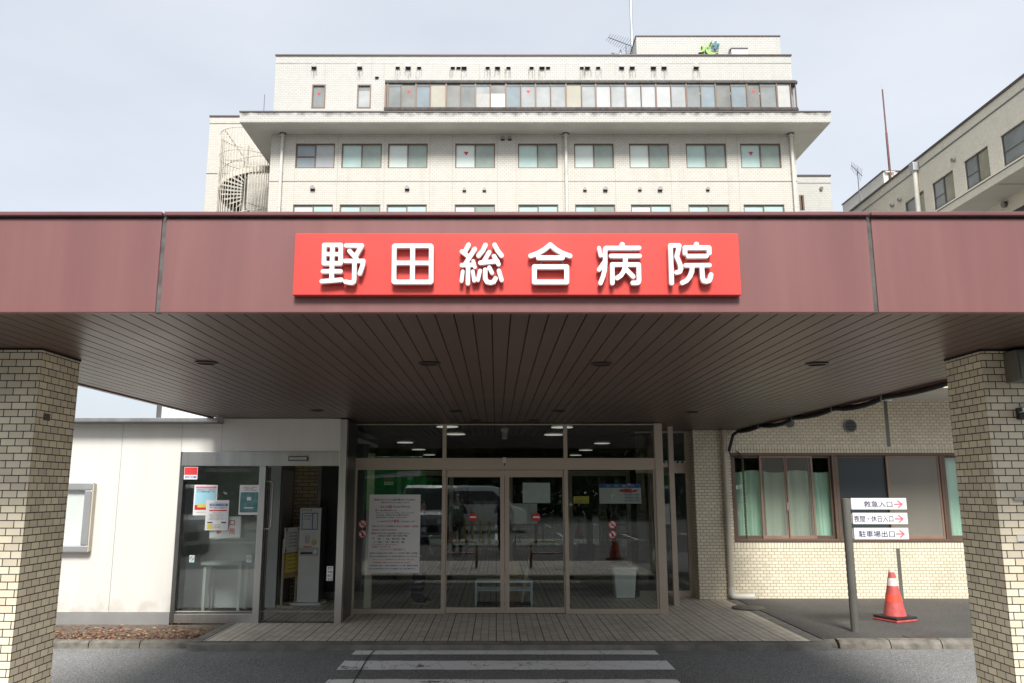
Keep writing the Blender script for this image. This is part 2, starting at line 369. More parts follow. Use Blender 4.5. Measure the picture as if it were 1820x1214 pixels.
def paving():
    m = tile('entrance_floor_tile', (.80,.715,.60), (.65,.575,.475), (.33,.29,.24), bw=.095, bh=.095, ms=.0022, off=0, rough=.55, bump=.3, dirt=.5, stain=(.12,.11,.10), smooth=.3)
    t = m.node_tree; N = t.nodes; L = t.links; b = N['Principled BSDF']
    src = b.inputs['Base Color'].links[0].from_socket
    uv = N.new('ShaderNodeUVMap'); br = N.new('ShaderNodeTexBrick'); L.new(uv.outputs['UV'], br.inputs['Vector']); br.offset = 0
    br.inputs['Scale'].default_value = 1; br.inputs['Brick Width'].default_value = .285; br.inputs['Row Height'].default_value = 50; br.inputs['Mortar Size'].default_value = .006
    br.inputs['Mortar Smooth'].default_value = .1
    br2 = N.new('ShaderNodeTexBrick'); L.new(uv.outputs['UV'], br2.inputs['Vector']); br2.offset = 0
    br2.inputs['Scale'].default_value = 1; br2.inputs['Brick Width'].default_value = .095; br2.inputs['Row Height'].default_value = 50; br2.inputs['Mortar Size'].default_value = .0032
    ma = N.new('ShaderNodeMath'); ma.operation = 'MULTIPLY'; ma.inputs[1].default_value = .75; L.new(br2.outputs['Fac'], ma.inputs[0])
    mb = N.new('ShaderNodeMath'); mb.operation = 'MAXIMUM'; L.new(br.outputs['Fac'], mb.inputs[0]); L.new(ma.outputs[0], mb.inputs[1])
    mx = N.new('ShaderNodeMix'); mx.data_type = 'RGBA'; mx.inputs['B'].default_value = (.028,.024,.022,1)
    L.new(mb.outputs[0], mx.inputs['Factor']); L.new(src, mx.inputs['A']); L.new(mx.outputs['Result'], b.inputs['Base Color'])
    return m
M['paving'] = paving()

# stains with a shape of their own: creeping from height zt over 'depth' metres (negative: upwards from the base)
def mildew(src, zt, depth, col=(.13,.125,.115), lo=.28, hi=.55, nsc=2.6):
    m = src.copy(); m.name = src.name+'_stained'; t = m.node_tree; N = t.nodes; L = t.links; b = [n for n in N if n.type == 'BSDF_PRINCIPLED'][0]
    c0 = b.inputs['Base Color'].links[0].from_socket; tc = N.new('ShaderNodeTexCoord'); sp = N.new('ShaderNodeSeparateXYZ'); L.new(tc.outputs['Object'], sp.inputs[0])
    mr = N.new('ShaderNodeMapRange'); mr.inputs['From Min'].default_value = zt-depth; mr.inputs['From Max'].default_value = zt; L.new(sp.outputs['Z'], mr.inputs['Value'])
    nz = N.new('ShaderNodeTexNoise'); nz.inputs['Scale'].default_value = nsc; nz.inputs['Detail'].default_value = 8; L.new(tc.outputs['Object'], nz.inputs['Vector'])
    mu = N.new('ShaderNodeMath'); mu.operation = 'MULTIPLY'; L.new(mr.outputs[0], mu.inputs[0]); L.new(nz.outputs['Fac'], mu.inputs[1])
    r = N.new('ShaderNodeValToRGB'); r.color_ramp.elements[0].position = lo; r.color_ramp.elements[1].position = hi; L.new(mu.outputs[0], r.inputs['Fac'])
    mx = N.new('ShaderNodeMix'); mx.data_type = 'RGBA'; mx.inputs['B'].default_value = rgba(col); L.new(r.outputs['Color'], mx.inputs['Factor']); L.new(c0, mx.inputs['A']); L.new(mx.outputs['Result'], b.inputs['Base Color'])
    return m
# ------------------------------------------------------------------ writing
def text_mesh(body, size, xscale=1.0, bold=0.0):
    c = bpy.data.curves.new('t', 'FONT'); c.body = body; c.size = size; c.resolution_u = 2; c.offset = bold
    o = bpy.data.objects.new('t', c); COL.objects.link(o); dg = bpy.context.evaluated_depsgraph_get(); dg.update()
    me = bpy.data.meshes.new_from_object(o.evaluated_get(dg))
    v = [(p.co.x*xscale, p.co.y) for p in me.vertices]; f = [tuple(p.vertices) for p in me.polygons]
    bpy.data.objects.remove(o); bpy.data.meshes.remove(me); bpy.data.curves.remove(c)
    return v, f
def add_text(mb, body, x, z, y, size=None, width=None, height=None, align='C', bold=0.0):
    """flat lettering facing -Y, centred at x,z on plane y; width/height fit it"""
    v, f = text_mesh(body, 1.0, 1.0, bold)
    if not v: return
    a = np.array(v); x0, z0 = a.min(0); x1, z1 = a.max(0)
    sz = size if size else (height/(z1-z0) if height else width/(x1-x0)); sx = width/(x1-x0) if width else sz
    if height: sz = height/(z1-z0)
    cx = {'C': (x0+x1)/2, 'L': x0, 'R': x1}[align]; cz = (z0+z1)/2
    n = len(mb.v)
    mb.v += [(x+(p[0]-cx)*sx, y, z+(p[1]-cz)*sz) for p in v]
    for q in f: mb.f.append(tuple(n+i for i in q)); mb.m.append(mb.cur)
def sdf_solid(strokes, y0, y1, step, name, mat, parent):
    """strokes: list of (points in x,z, radius); union as one solid slab between y0 (front) and y1"""
    P = np.array([p for s, r in strokes for p in s]); rm = max(r for s, r in strokes)
    x0, z0 = P.min(0)-rm-2*step; x1, z1 = P.max(0)+rm+2*step
    nx = int((x1-x0)/step)+2; nz = int((z1-z0)/step)+2
    X, Z = np.meshgrid(x0+np.arange(nx)*step, z0+np.arange(nz)*step, indexing='ij'); D = np.full(X.shape, 1e9)
    for s, r in strokes:
        for a, b in zip(s[:-1], s[1:]):
            dx, dz = b[0]-a[0], b[1]-a[1]; l2 = dx*dx+dz*dz+1e-12
            t = np.clip(((X-a[0])*dx+(Z-a[1])*dz)/l2, 0, 1)
            D = np.minimum(D, np.hypot(X-a[0]-t*dx, Z-a[1]-t*dz)-r)
    D[np.abs(D) < 1e-7] = 1e-7
    vid = {}; V2 = []; F = []; E = []
    def pv(k, x, z):
        if k not in vid: vid[k] = len(V2); V2.append((x, z))
        return vid[k]
    for i in range(nx-1):
        for j in range(nz-1):
            cs = [(i,j),(i+1,j),(i+1,j+1),(i,j+1)]; d = [D[c] for c in cs]
            if min(d) > 0: continue
            poly = []; cut = []
            for k in range(4):
                c, n = cs[k], cs[(k+1) % 4]
                if d[k] <= 0: poly.append(pv(('v', c), X[c], Z[c]))
                if (d[k] <= 0) != (D[n] <= 0):
                    t = d[k]/(d[k]-D[n]); key = ('e',)+tuple(sorted((c, n)))
                    q = pv(key, X[c]+t*(X[n]-X[c]), Z[c]+t*(Z[n]-Z[c])); poly.append(q); cut.append((q, d[k] <= 0))
            if len(poly) >= 3: F.append(poly)
            if len(cut) == 2:
                a, b = (cut[0][0], cut[1][0]) if cut[0][1] else (cut[1][0], cut[0][0]); E.append((a, b))
    mb = MB(); n = len(V2)
    mb.v = [(x, y0, z) for x, z in V2]+[(x, y1, z) for x, z in V2]
    for q in F: mb.f.append(tuple(q)); mb.m.append(0)
    for a, b in E: mb.f.append((a, b, b+n, a+n)); mb.m.append(0)
    return mb.build(name, mat, parent)

def wall_holes(mb, f, u0, u1, v0, v1, holes, depth=.1):
    us = sorted(set([u0, u1]+[h for q in holes for h in q[:2]])); vs = sorted(set([v0, v1]+[h for q in holes for h in q[2:4]]))
    us = [u for u in us if u0 <= u <= u1]; vs = [v for v in vs if v0 <= v <= v1]
    for a, b in zip(us[:-1], us[1:]):
        for c, d in zip(vs[:-1], vs[1:]):
            mu, mv = (a+b)/2, (c+d)/2
            if any(h[0] < mu < h[1] and h[2] < mv < h[3] for h in holes): continue
            mb.quad(f(a,c,0), f(b,c,0), f(b,d,0), f(a,d,0))
    for a, b, c, d in holes:
        mb.quad(f(a,c,0), f(a,d,0), f(a,d,depth), f(a,c,depth)); mb.quad(f(b,d,0), f(b,c,0), f(b,c,depth), f(b,d,depth))
        mb.quad(f(a,d,0), f(b,d,0), f(b,d,depth), f(a,d,depth)); mb.quad(f(b,c,0), f(a,c,0), f(a,c,depth), f(b,c,depth))

# ================================================================== SETTING
ROADZ = -.08
b = MB(); b.quad((-400,-300,ROADZ-.03),(400,-300,ROADZ-.03),(400,600,ROADZ-.03),(-400,600,ROADZ-.03))
struct(b.build('ground', M['asphalt_dark']))
b = MB(); b.quad((-30,-40,ROADZ),(30,-40,ROADZ),(30,10.02,ROADZ),(-30,10.02,ROADZ)); road = struct(b.build('road', M['asphalt']))
def stripe(px0, px1, y0, y1, sl):
    a = G(px0, y1, ROADZ); c = G(px1, y1, ROADZ); d = G(px1, y0, ROADZ)
    yb, yt = a[1], d[1]; x0, x1 = a[0], c[0]; z = ROADZ+.004; n = 24; m = MB()
    rng = random.Random(int(px0)); jt = [rng.uniform(-.012, .012) for _ in range(n+1)]; jb = [rng.uniform(-.010, .010) for _ in range(n+1)]
    for i in range(n):
        u, v = x0+(x1-x0)*i/n, x0+(x1-x0)*(i+1)/n
        m.quad((u,yb+jb[i],z),(v,yb+jb[i+1],z),(v,yt+jt[i+1],z),(u,yt+jt[i],z))
    return m.build('crosswalk_stripe', M['road_paint'], road)
stripe(625, 1171, 1150, 1164, 0); stripe(598, 1201, 1175, 1191, 0); stripe(566, 1222, 1208, 1228, 0)
stripe(532, 1246, 1248, 1272, 0); stripe(490, 1280, 1298, 1328, 0)
b = MB(); px = [G(674,1148,ROADZ), G(655,1168,ROADZ), G(628,1214,ROADZ), G(590,1300,ROADZ)]
for i in range(3):
    p, q = px[i], px[i+1]; z = ROADZ+.008
    b.quad((p[0]-.006,p[1],z),(p[0]+.006,p[1],z),(q[0]+.007,q[1],z),(q[0]-.006,q[1],z))
b.build('road_crack', M['rubber'], road)
# paving under the canopy
PX0, PX1, PY0 = -3.45, 3.72, 10.0
b = MB(); b.box(PX0, PX1, PY0, 15.6, -.20, 0); struct(b.build('entrance_pavement', M['paving']))
b = MB(); b.box(PX0-.13, PX0-.002, PY0-.02, 11.28, -.2, .004); b.box(PX1+.002, PX1+.14, PY0-.02, 13.64, -.2, .004)
b.box(PX0-.13, PX1+.14, PY0-.15, PY0-.0215, -.2, -.014); b.box(PX0-.001, PX1+.001, PY0-.0214, PY0-.0005, -.2, -.006)
struct(b.build('pavement_border', M['border']))
b = MB(); b.box(PX1+.142, 30, 10.10, 13.66, -.2, .015); struct(b.build('side_footway', M['asphalt_dark']))
# kerbs
m = MB(); x = PX1+.30; n = 0
prof = [(9.94, ROADZ-.03), (9.955, -.03), (9.99, .01), (10.09, .018), (10.09, ROADZ-.03)]
m.prism_x([(9.99, ROADZ-.03), (10.0, -.06), (10.02, -.03), (10.09, .01), (10.09, ROADZ-.03)], PX1+.16, PX1+.29)
while x < 12:
    x2 = x+.60; m.prism_x(prof, x, x2-.012); x = x2
m.box(PX1+.16, 12, 9.90, 9.945, ROADZ-.03, ROADZ+.004)
struct(m.build('kerb', M['kerb'], bevel=.008))
m = MB(); x = PX0-.14
while x > -12:
    m.prism_x([(9.98, ROADZ-.03), (9.99, -.02), (10.02, .0), (10.11, .0), (10.11, ROADZ-.03)], x-.588, x); x -= .60
struct(m.build('kerb', M['kerb'], bevel=.008))
soilm = pbr('dry_soil', (.13,.10,.075), .95, var=.5, vscale=22, bump=.8, bscale=45)
b = MB(); b.box(-12, PX0-.14, 10.112, 11.29, -.2, -.02); struct(b.build('planting_strip', soilm))
# leaf litter
leafcols = [pbr('dry_leaf', c, .8, var=.25, vscale=30) for c in ((.30,.15,.075),(.24,.10,.07),(.36,.24,.13),(.17,.06,.045))]
m = MB(); rg = random.Random(3)
for i in range(2600):
    x = rg.uniform(-9, PX0-.16); y = 10.13+abs(rg.gauss(0, .42)); z = -.015+rg.random()*.035
    if y > 11.2: continue
    a = rg.uniform(0, 6.28); l = rg.uniform(.012, .035); ww = l*rg.uniform(.35, .6); ti = rg.uniform(-.5, .5)
    ca, sa = math.cos(a), math.sin(a); m.mat(rg.choice((0,0,1,2,2,3)))
    m.quad((x-ca*l, y-sa*l, z), (x+sa*ww, y-ca*ww, z+ti*ww+.004), (x+ca*l, y+sa*l, z+ti*l*.5), (x-sa*ww, y+ca*ww, z-ti*ww+.006))
tag(m.build('fallen_leaves', leafcols), 'dry reddish brown fallen leaves along the kerb in front of the white wall', 'leaf litter', kind='stuff')
# manhole covers in the footway
c = G(1330, 1080, .015); m = MB(); m.lathe([(.24,-.004),(.24,.006),(.225,.008),(.0001,.008)], (c[0], c[1], .015), 24)
tag(m.build('manhole_cover', pbr('dusty_iron', (.15,.135,.11), .8, var=.3, vscale=12)), 'round brown manhole cover in the asphalt near the foot of the downpipe', 'manhole cover')
c = G(1637, 1133, .015); m = MB(); m.box(c[0]-.17, c[0]+.17, c[1]-.07, c[1]+.11, .012, .021)
tag(m.build('drain_cover', M['rust']), 'rusty square drain cover beside the kerb in front of the traffic cone', 'drain cover')
# footway patch

# ================================================================== CANOPY
SOF, FY, CX0, CX1 = 2.73, 4.37, -3.95, 4.12
FTOP = WZ(389, FY); CTOP = WZ(376, FY-.02)
can = thing('entrance_canopy', 'wide flat entrance canopy with maroon metal fascia and brown plank soffit on two tiled pillars', 'canopy', (0, FY, SOF))
joints = [CX0, WX(286, 470, FY), WX(1551, 470, FY), CX1]
for i in range(3):
    m = MB(); m.box(joints[i]+(.012 if i else 0), joints[i+1]-(.012 if i < 2 else 0), FY, FY+.05, SOF-.012, FTOP)
    o = m.build('fascia_panel', M['maroon'], can, bevel=.004)
    m = MB(); m.box(joints[i]+(.006 if i else -.02), joints[i+1]-(.006 if i < 2 else -.02), FY-.025, FY+.20, FTOP+.012, CTOP)
    m.build('coping', M['maroon_dark'], can, bevel=.005)
m = MB(); m.box(CX0, CX1, FY+.012, FY+.19, FTOP+.001, FTOP+.0115)
for j in joints[1:3]: m.box(j-.0115, j+.0115, FY+.008, FY+.05, SOF-.01, FTOP)
m.build('fascia_seam', M['sealant'], can)
CB = 13.4
m = MB()                                          # side fascias, roof deck, backing
m.box(CX0, CX0+.05, FY+.052, 11.2, SOF-.012, FTOP); m.build('side_fascia', M['maroon'], can); m = MB(); m.box(CX1-.05, CX1, FY+.052, CB, SOF-.012, FTOP)
m.build('side_fascia', M['maroon'], can)
m = MB(); m.box(CX0+.06, CX1-.06, FY+.21, 15, SOF+.10, SOF+.42); m.build('roof_deck', M['concrete'], can)
m = MB(); m.box(CX0+.055, CX1-.055, FY+.055, 15, SOF+.024, SOF+.06); m.build('soffit_backing', M['groove'], can)
m = MB(); x = CX0+.055; segs = [(FY+.075, 9.44), (9.447, 15.0)]
pitch = .1075; k = 0
while x+pitch < CX1-.05:
    for a, c in segs:
        z0 = SOF; m.box(x+.0035, x+pitch-.0035, a, c, z0, z0+.018)
    x += pitch; k += 1
m.build('soffit', M['plank'], can, bevel=.002)
m = MB(); m.box(CX0+.052, CX1-.052, FY+.052, FY+.0745, SOF-.004, SOF+.022); m.build('soffit_trim', M['plank'], can)
def ring(mb, c, r0, r1, z0, z1, n=28):
    rs = []
    for r, z in ((r0, z1), (r0, z0), (r1, z0), (r1, z1)): rs.append([(c[0]+r*math.cos(6.28319*j/n), c[1]+r*math.sin(6.28319*j/n), z) for j in range(n)])
    mb.rings(rs, caps=False)
for (px, py) in ((367,644),(763,645),(1069,646),(1452,646),(563,729),(810,730),(993,730),(1231,732),(846,747),(950,747)):
    g = G(px, py, SOF); m = MB()
    ring(m, g, .088, .070, SOF-.011, SOF+.0)
    m.mat(1); m.lathe([(.0695, SOF-.002), (.0695, SOF-.004), (.0001, SOF-.004)], (g[0], g[1], 0), 24)
    m.build('downlight', [M['downlight'], M['groove']], can, smooth=False)

# pillars
def pillar(x0, x1, y0, y1, label):
    r = thing('brick_pillar', label, 'pillar', ((x0+x1)/2, (y0+y1)/2, ROADZ))
    m = MB(); m.box(x0, x1, y0, y1, ROADZ, SOF-.014); m.build('shaft', M['pillar_tile'], r)
    m = MB(); m.box(x0-.006, x1+.006, y0-.006, y1+.006, SOF-.0138, SOF-.001); m.build('head_trim', M['groove'], r)
    return r
pillar(-3.80, -3.18, 5.59, 6.12, 'beige tiled pillar on the left carrying the canopy beside the white wall')
pillar(3.42, 4.04, 5.64, 6.10, 'beige tiled pillar on the right carrying the canopy near the orange cone')
g = W(79, 741, 5.8)
o = MB().box(-3.18, -3.174, 5.69, 5.77, WZ(747, 5.7), WZ(735, 5.7)).build('blank_plate', M['post'])
tag(o, 'small grey blank plate set among the tiles on the side of the left pillar', 'plate')
# fittings on the right pillar (front face y 5.64)
q = W(1806, 640, 5.5)
t = thing('junction_box', 'large grey steel box high on the front of the right pillar', 'box', (q[0]+.16, 5.5, WZ(650, 5.5)))
m = MB(); m.box(q[0], q[0]+.3, 5.50, 5.639, WZ(677, 5.5), WZ(621, 5.5)); m.build('case', M['post'], t, bevel=.006)
m = MB(); m.box(q[0]+.02, q[0]+.28, 5.494, 5.4998, WZ(673, 5.5), WZ(625, 5.5)); m.build('door', M['post'], t, bevel=.002)
q = W(1812, 731, 5.55)
t = thing('wall_camera', 'small silver camera on a dark arm on the right pillar', 'camera', (q[0]+.05, 5.6, q[2]))
m = MB(); m.box(q[0]+.03, q[0]+.09, 5.60, 5.639, q[2]-.05, q[2]+.03); m.build('bracket', M['black'], t, bevel=.003)
m = MB(); m.tube([(q[0]-.002, 5.54, q[2]+.01), (q[0]+.12, 5.60, q[2]+.022)], .020, 14); m.build('body', M['galv'], t, smooth=True)
m = MB(); m.tube([(q[0]-.012, 5.535, q[2]+.0085), (q[0]-.003, 5.5395, q[2]+.0098)], .016, 12); m.build('lens', M['black'], t)
q = W(1801, 887, 5.63)
o = MB().box(q[0], q[0]+.22, 5.615, 5.639, q[2]-.010, q[2]+.010).build('metal_bracket', M['grey_trim'], bevel=.003)
tag(o, 'flat weathered metal strip fixed across the front of the right pillar', 'bracket')
q = W(1806, 957, 5.63)
o = MB().box(q[0]+.01, q[0]+.12, 5.632, 5.639, q[2]-.02, q[2]+.02).build('name_plate', M['pipe_white'], bevel=.002)
tag(o, 'small off white plate with screws low on the front of the right pillar', 'plate')

# ================================================================== MAIN SIGN
SY = FY-.045
c4 = [W(524,415,SY), W(1313,415,SY), W(1317,524,SY), W(521,524,SY)]
sx0, sx1 = (c4[0][0]+c4[3][0])/2, (c4[1][0]+c4[2][0])/2; sz1, sz0 = c4[0][2], c4[3][2]
sg = thing('entrance_sign', 'long red sign board with six raised white characters fixed on the maroon fascia', 'sign', ((sx0+sx1)/2, SY, sz0))
MB().box(sx0, sx1, SY, FY-.001, sz0, sz1).build('board', M['sign_red'], sg, bevel=.002)
LF, LB = SY-.042, SY-.016
CH = [((560,420), [
  ([(198,185),(555,185),(547,581),(188,581),(198,185)],50), ([(376,185),(353,940)],51), ([(193,380),(550,382)],46), ([(168,752),(548,752)],49), ([(143,968),(400,950),(563,935)],50),
  ([(672,195),(1010,197),(862,440)],50), ([(740,312),(885,470)],50), ([(650,530),(1040,530),(1026,620),(963,800)],50), ([(850,530),(842,930),(832,975),(800,998),(740,995),(655,978)],50)]),
 ((680,420), [([(252,215),(265,202),(1035,202),(1050,215),(1046,970),(1030,983),(255,983),(242,970),(252,215)],52), ([(650,200),(640,983)],54), ([(250,571),(1048,574)],51)]),
 ((805,420), [([(337,180),(262,322)],52), ([(192,325),(325,425)],48), ([(470,270),(272,590)],52), ([(192,622),(445,612)],48), ([(438,530),(475,665)],40), ([(327,620),(322,1012)],49),
  ([(212,755),(186,962)],42), ([(430,755),(457,955)],42), ([(585,740),(538,940)],44), ([(702,185),(645,305),(553,412)],52), ([(900,182),(965,305),(1050,412)],52),
  ([(780,340),(655,565)],50), ([(590,568),(960,535)],50), ([(888,425),(985,600)],49), ([(785,670),(842,783)],46), ([(697,720),(697,915),(735,980),(810,997),(880,980),(920,908)],51), ([(992,740),(1050,938)],48)]),
 ((930,420), [([(160,418),(250,388),(350,345),(475,268),(583,178),(700,278),(830,355),(920,390),(1010,420)],54), ([(325,458),(850,458)],52), ([(240,655),(938,655),(938,984),(240,984),(240,655)],55)]),
 ((1050,420), [([(178,248),(215,412)],44), ([(680,178),(680,240)],59), ([(1045,247),(330,250),(312,268),(312,560),(300,720),(268,860),(212,1005)],50), ([(300,540),(180,718)],47), ([(437,420),(1055,420)],50),
  ([(750,440),(745,650),(715,745),(655,840),(570,897)],51), ([(745,690),(915,865)],51), ([(468,1005),(463,607),(1035,607),(1043,950),(1025,995),(980,1003),(908,1002)],51)]),
 ((1180,420), [([(170,1003),(143,195),(332,195),(278,440),(345,590),(370,690),(345,760),(275,778)],52), ([(705,168),(705,240)],56), ([(455,362),(455,242),(975,242),(980,358)],53), ([(525,425),(920,423)],50), ([(470,625),(985,620)],50),
  ([(612,640),(605,760),(560,870),(490,955),(400,1000)],52), ([(820,640),(835,900),(862,960),(920,972),(978,958),(1003,905),(1018,825)],52)])]
for (ox, oy), st in CH:
    ws = []
    for pts, r in st:
        ws.append(([(lambda q: (q[0], q[2]))(W(ox+a/12.14, oy+c/12.14, LF)) for a, c in pts], r*.95/12.14/FPX*4.50))
    sdf_solid(ws, LF, LB, .0042, 'character', M['letter_white'], sg)
m = MB()
for k in range(6):
    cx = W(610+k*123.5, 470, SY)[0]
    for dx in (-.06, .06): m.box(cx+dx-.006, cx+dx+.006, LB, SY-.0005, (sz0+sz1)/2-.006, (sz0+sz1)/2+.006)
m.build('letter_fixing', M['steel_dark'], sg)

# ================================================================== GLASS ENTRANCE
EY = 12.05
ent = thing('glass_entrance', 'bronze framed glass entrance with automatic double doors under the canopy', 'entrance', (.2, EY, 0))
def ex(x, y=950): return WX(x, y, EY)
def ez(y): return WZ(y, EY)
X_l, X_m1, X_m2, X_r0, X_r1 = ex(627.5,870), ex(788,960), ex(1007.5,960), ex(1168.5), ex(1183)
zt, zb1, zb0 = ez(755), ez(814), ez(835)
fb = MB()
fb.box(X_l-.045, X_l+.02, EY, EY+.10, 0, SOF-.02); fb.box(X_r0, X_r1, EY-.012, EY+.12, 0, SOF-.015)
fb.box(X_l+.0205, X_r0-.0005, EY+.001, EY+.10, zb0, zb1); fb.box(X_l+.0205, X_r0-.0005, EY+.001, EY+.10, zt, SOF-.02)
for xm in (X_m1, X_m2): fb.box(xm-.028, xm+.028, EY+.002, EY+.099, zb1+.0005, zt-.0005); fb.box(xm-.028, xm+.028, EY+.0, EY+.099, 0.005, zb0-.0005)
fb.box(X_l+.0205, X_m1-.0285, EY-.004, EY+.08, .005, ez(1082)); fb.box(X_m2+.0285, X_r0-.0005, EY-.004, EY+.08, .005, ez(1082))
fb.box(X_l+.0205, X_l+.05, EY+.012, EY+.08, ez(1082), zb0-.001); fb.box(X_r0-.03, X_r0-.0005, EY+.012, EY+.08, ez(1082), zb0-.001)
fb.build('frame', M['bronze'], ent, bevel=.003)
def pane(x0, x1, z0, z1, y, par, mat='glass_dark', name='pane'):
    return MB().box(x0, x1, y, y+.008, z0, z1).build(name, M[mat], par)
for a, c in ((X_l+.02, X_m1-.028), (X_m1+.028, X_m2-.028), (X_m2+.028, X_r0)): pane(a, c, zb1, zt, EY+.05, ent, name='transom_pane')
pane(X_l+.05, X_m1-.028, ez(1082), zb0, EY+.05, ent, name='side_pane'); pane(X_m2+.028, X_r0-.03, ez(1082), zb0, EY+.05, ent, name='side_pane')
xc = ex(897.2); dz1 = zb0-.003; dzh = ez(848); DYY = EY+.03
for a, c, s in ((X_m1+.030, xc-.003, -1), (xc+.003, X_m2-.030, 1)):
    d = MB(); sw = .062
    lw, rw = (.018, sw) if s < 0 else (sw, .018)
    d.box(a, a+lw, DYY, DYY+.045, .012, dz1); d.box(c-rw, c, DYY, DYY+.045, .012, dz1)
    d.box(a+lw+.0005, c-rw-.0005, DYY+.001, DYY+.044, dzh, dz1); d.box(a+lw+.0005, c-rw-.0005, DYY+.001, DYY+.044, .012, ez(1080))
    do = d.build('sliding_door', M['bronze'], ent, bevel=.003)
    pane(a+lw, c-rw, ez(1080), dzh, DYY+.02, do)
sx_ = ex(896.5, 820)
m = MB(); m.box(sx_-.022, sx_+.022, EY-.03, EY, ez(823), ez(813)); m.mat(1); m.tube([(sx_, EY-.016, ez(823)), (sx_, EY-.016, ez(828))], .008, 8)
m.build('door_sensor', [M['pipe_white'], M['black']], ent)

# stainless return wall on the left of the entrance
t = thing('steel_post', 'broad brushed steel post between the open doorway and the glass entrance', 'post', (-2.1, 11.65, 0))
m = MB(); m.box(-2.16, -2.066, 11.27, 11.41, 0, SOF-.02); m.build('front_face', M['steel'], t, bevel=.003)
m = MB(); m.box(-2.12, -2.070, 11.411, EY+.1, 0, SOF-.021); m.build('side_face', M['steel_dark'], t)

# recessed side glazing at the right
SGY = 13.93
sgl = thing('side_glazing', 'narrow recessed glass light with bronze frame beside the tiled corner', 'window', (3.0, SGY, 0))
xa, xb = X_r1+.02, 3.30; fb = MB()
fb.box(xa-.1, xb, SGY, SGY+.08, 0, WZ(1050,SGY)); fb.box(xa-.1, xb, SGY, SGY+.08, WZ(841,SGY), WZ(823,SGY)); fb.box(xa-.1, xb, SGY, SGY+.08, WZ(769,SGY), SOF)
fb.box(xb-.09, xb-.001, SGY-.002, SGY+.082, .0, SOF); fb.build('frame', M['bronze'], sgl, bevel=.003)
for z0, z1 in ((WZ(1050,SGY), WZ(841,SGY)), (WZ(823,SGY), WZ(769,SGY))): pane(xa-.1, xb-.09, z0, z1, SGY+.03, sgl)
for k in range(5):
    q = W(1184+k*8.2, 821, SGY-.01); m = MB()
    m.prism_y([(q[0]-.032, q[2]+.028), (q[0], q[2]-.03), (q[0]+.032, q[2]+.028), (q[0], q[2]+.005)], SGY-.008, SGY-.005)
    tag(m.build('paper_heart', M['paper']), 'white paper heart in the row stuck along the narrow side glazing', 'decoration', 'white paper hearts along the side glazing')
q0, q1 = W(1183,895,SGY), W(1198,932,SGY)
tag(MB().box(q0[0]-.03, q1[0], SGY+.020, SGY+.024, q1[2], q0[2]).build('paper_sheet', M['paper']), 'plain pale paper sheet behind the narrow side glazing by the tiled corner', 'paper')

# ------------------------------------------------------------------ lobby behind the glass
lob = thing('lobby', 'dim hospital lobby seen through the entrance glass', 'room', (.5, 18, 0))
LY = 26
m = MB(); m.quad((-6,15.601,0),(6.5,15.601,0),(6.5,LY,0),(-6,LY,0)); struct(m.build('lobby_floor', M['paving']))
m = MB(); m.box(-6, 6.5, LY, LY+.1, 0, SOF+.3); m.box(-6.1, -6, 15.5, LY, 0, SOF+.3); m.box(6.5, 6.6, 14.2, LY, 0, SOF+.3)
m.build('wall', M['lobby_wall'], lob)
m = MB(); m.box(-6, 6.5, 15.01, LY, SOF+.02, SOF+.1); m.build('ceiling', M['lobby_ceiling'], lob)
for (px, py) in ((795,757),(810,770.5),(720,786.5),(744,799),(763,808.5),(999,758),(984,771.5),(1070,788),(1041,800),(1023,809)):
    g = G(px, py, SOF+.0); m = MB()
    m.lathe([(.17, -.012), (.17, -.02), (.0001, -.02)], (g[0], g[1], SOF+.012 if g[1] > 15.01 else SOF), 24)
    m.build('ceiling_light', M['lamp'], lob)
m = MB()                                             # inner line of posts, right partition with frames
for (px, py) in ((1135,900),(1152,900)):
    pass
PXR = 3.18
for yy in (12.9, 13.75): m.box(2.72, 2.80, yy, yy+.07, 0, SOF)
m.box(2.72, 2.80, 12.97, 13.75, 0, .10); m.box(2.72, 2.80, 12.97, 13.75, 2.0, 2.1)
m.build('partition_frame', M['bronze'], lob)
pane_ = MB().box(2.757, 2.763, 12.97, 13.75, .1, 2.0).build('partition_pane', M['glass_clear'], lob)
m = MB(); m.box(-1.97, -1.87, 12.55, 12.65, 0, 2.3); m.build('door_post', M['wood_cream'], lob)
m = MB(); m.box(-2.0, 2.7, 16.6, 16.68, 2.02, 2.12)
for xx in (-2.0, -.95, .25, 1.45, 2.62): m.box(xx, xx+.08, 16.6, 16.68, 0, 2.02)
m.box(-2, 2.7, 16.6, 16.68, 0.001, .1); m.build('inner_door_frame', M['bronze'], lob)
for a, c in ((-1.92,-.95),(-.87,.25),(.33,1.45),(1.53,2.62)): MB().box(a, c, 16.636, 16.644, .1, 2.02).build('inner_pane', M['glass_dark'], lob)
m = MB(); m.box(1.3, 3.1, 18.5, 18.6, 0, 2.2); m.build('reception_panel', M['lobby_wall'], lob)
# ceiling camera
q = W(897, 768, 13.2); m = MB(); m.box(q[0]-.06, q[0]+.06, 13.2, 13.3, SOF-.06, SOF-.001)
m.tube([(q[0], 13.25, SOF-.06), (q[0], 13.2, SOF-.16)], .045, 12)
tag(m.build('ceiling_camera', M['pipe_white']), 'white camera hanging from the ceiling behind the middle transom pane', 'camera')

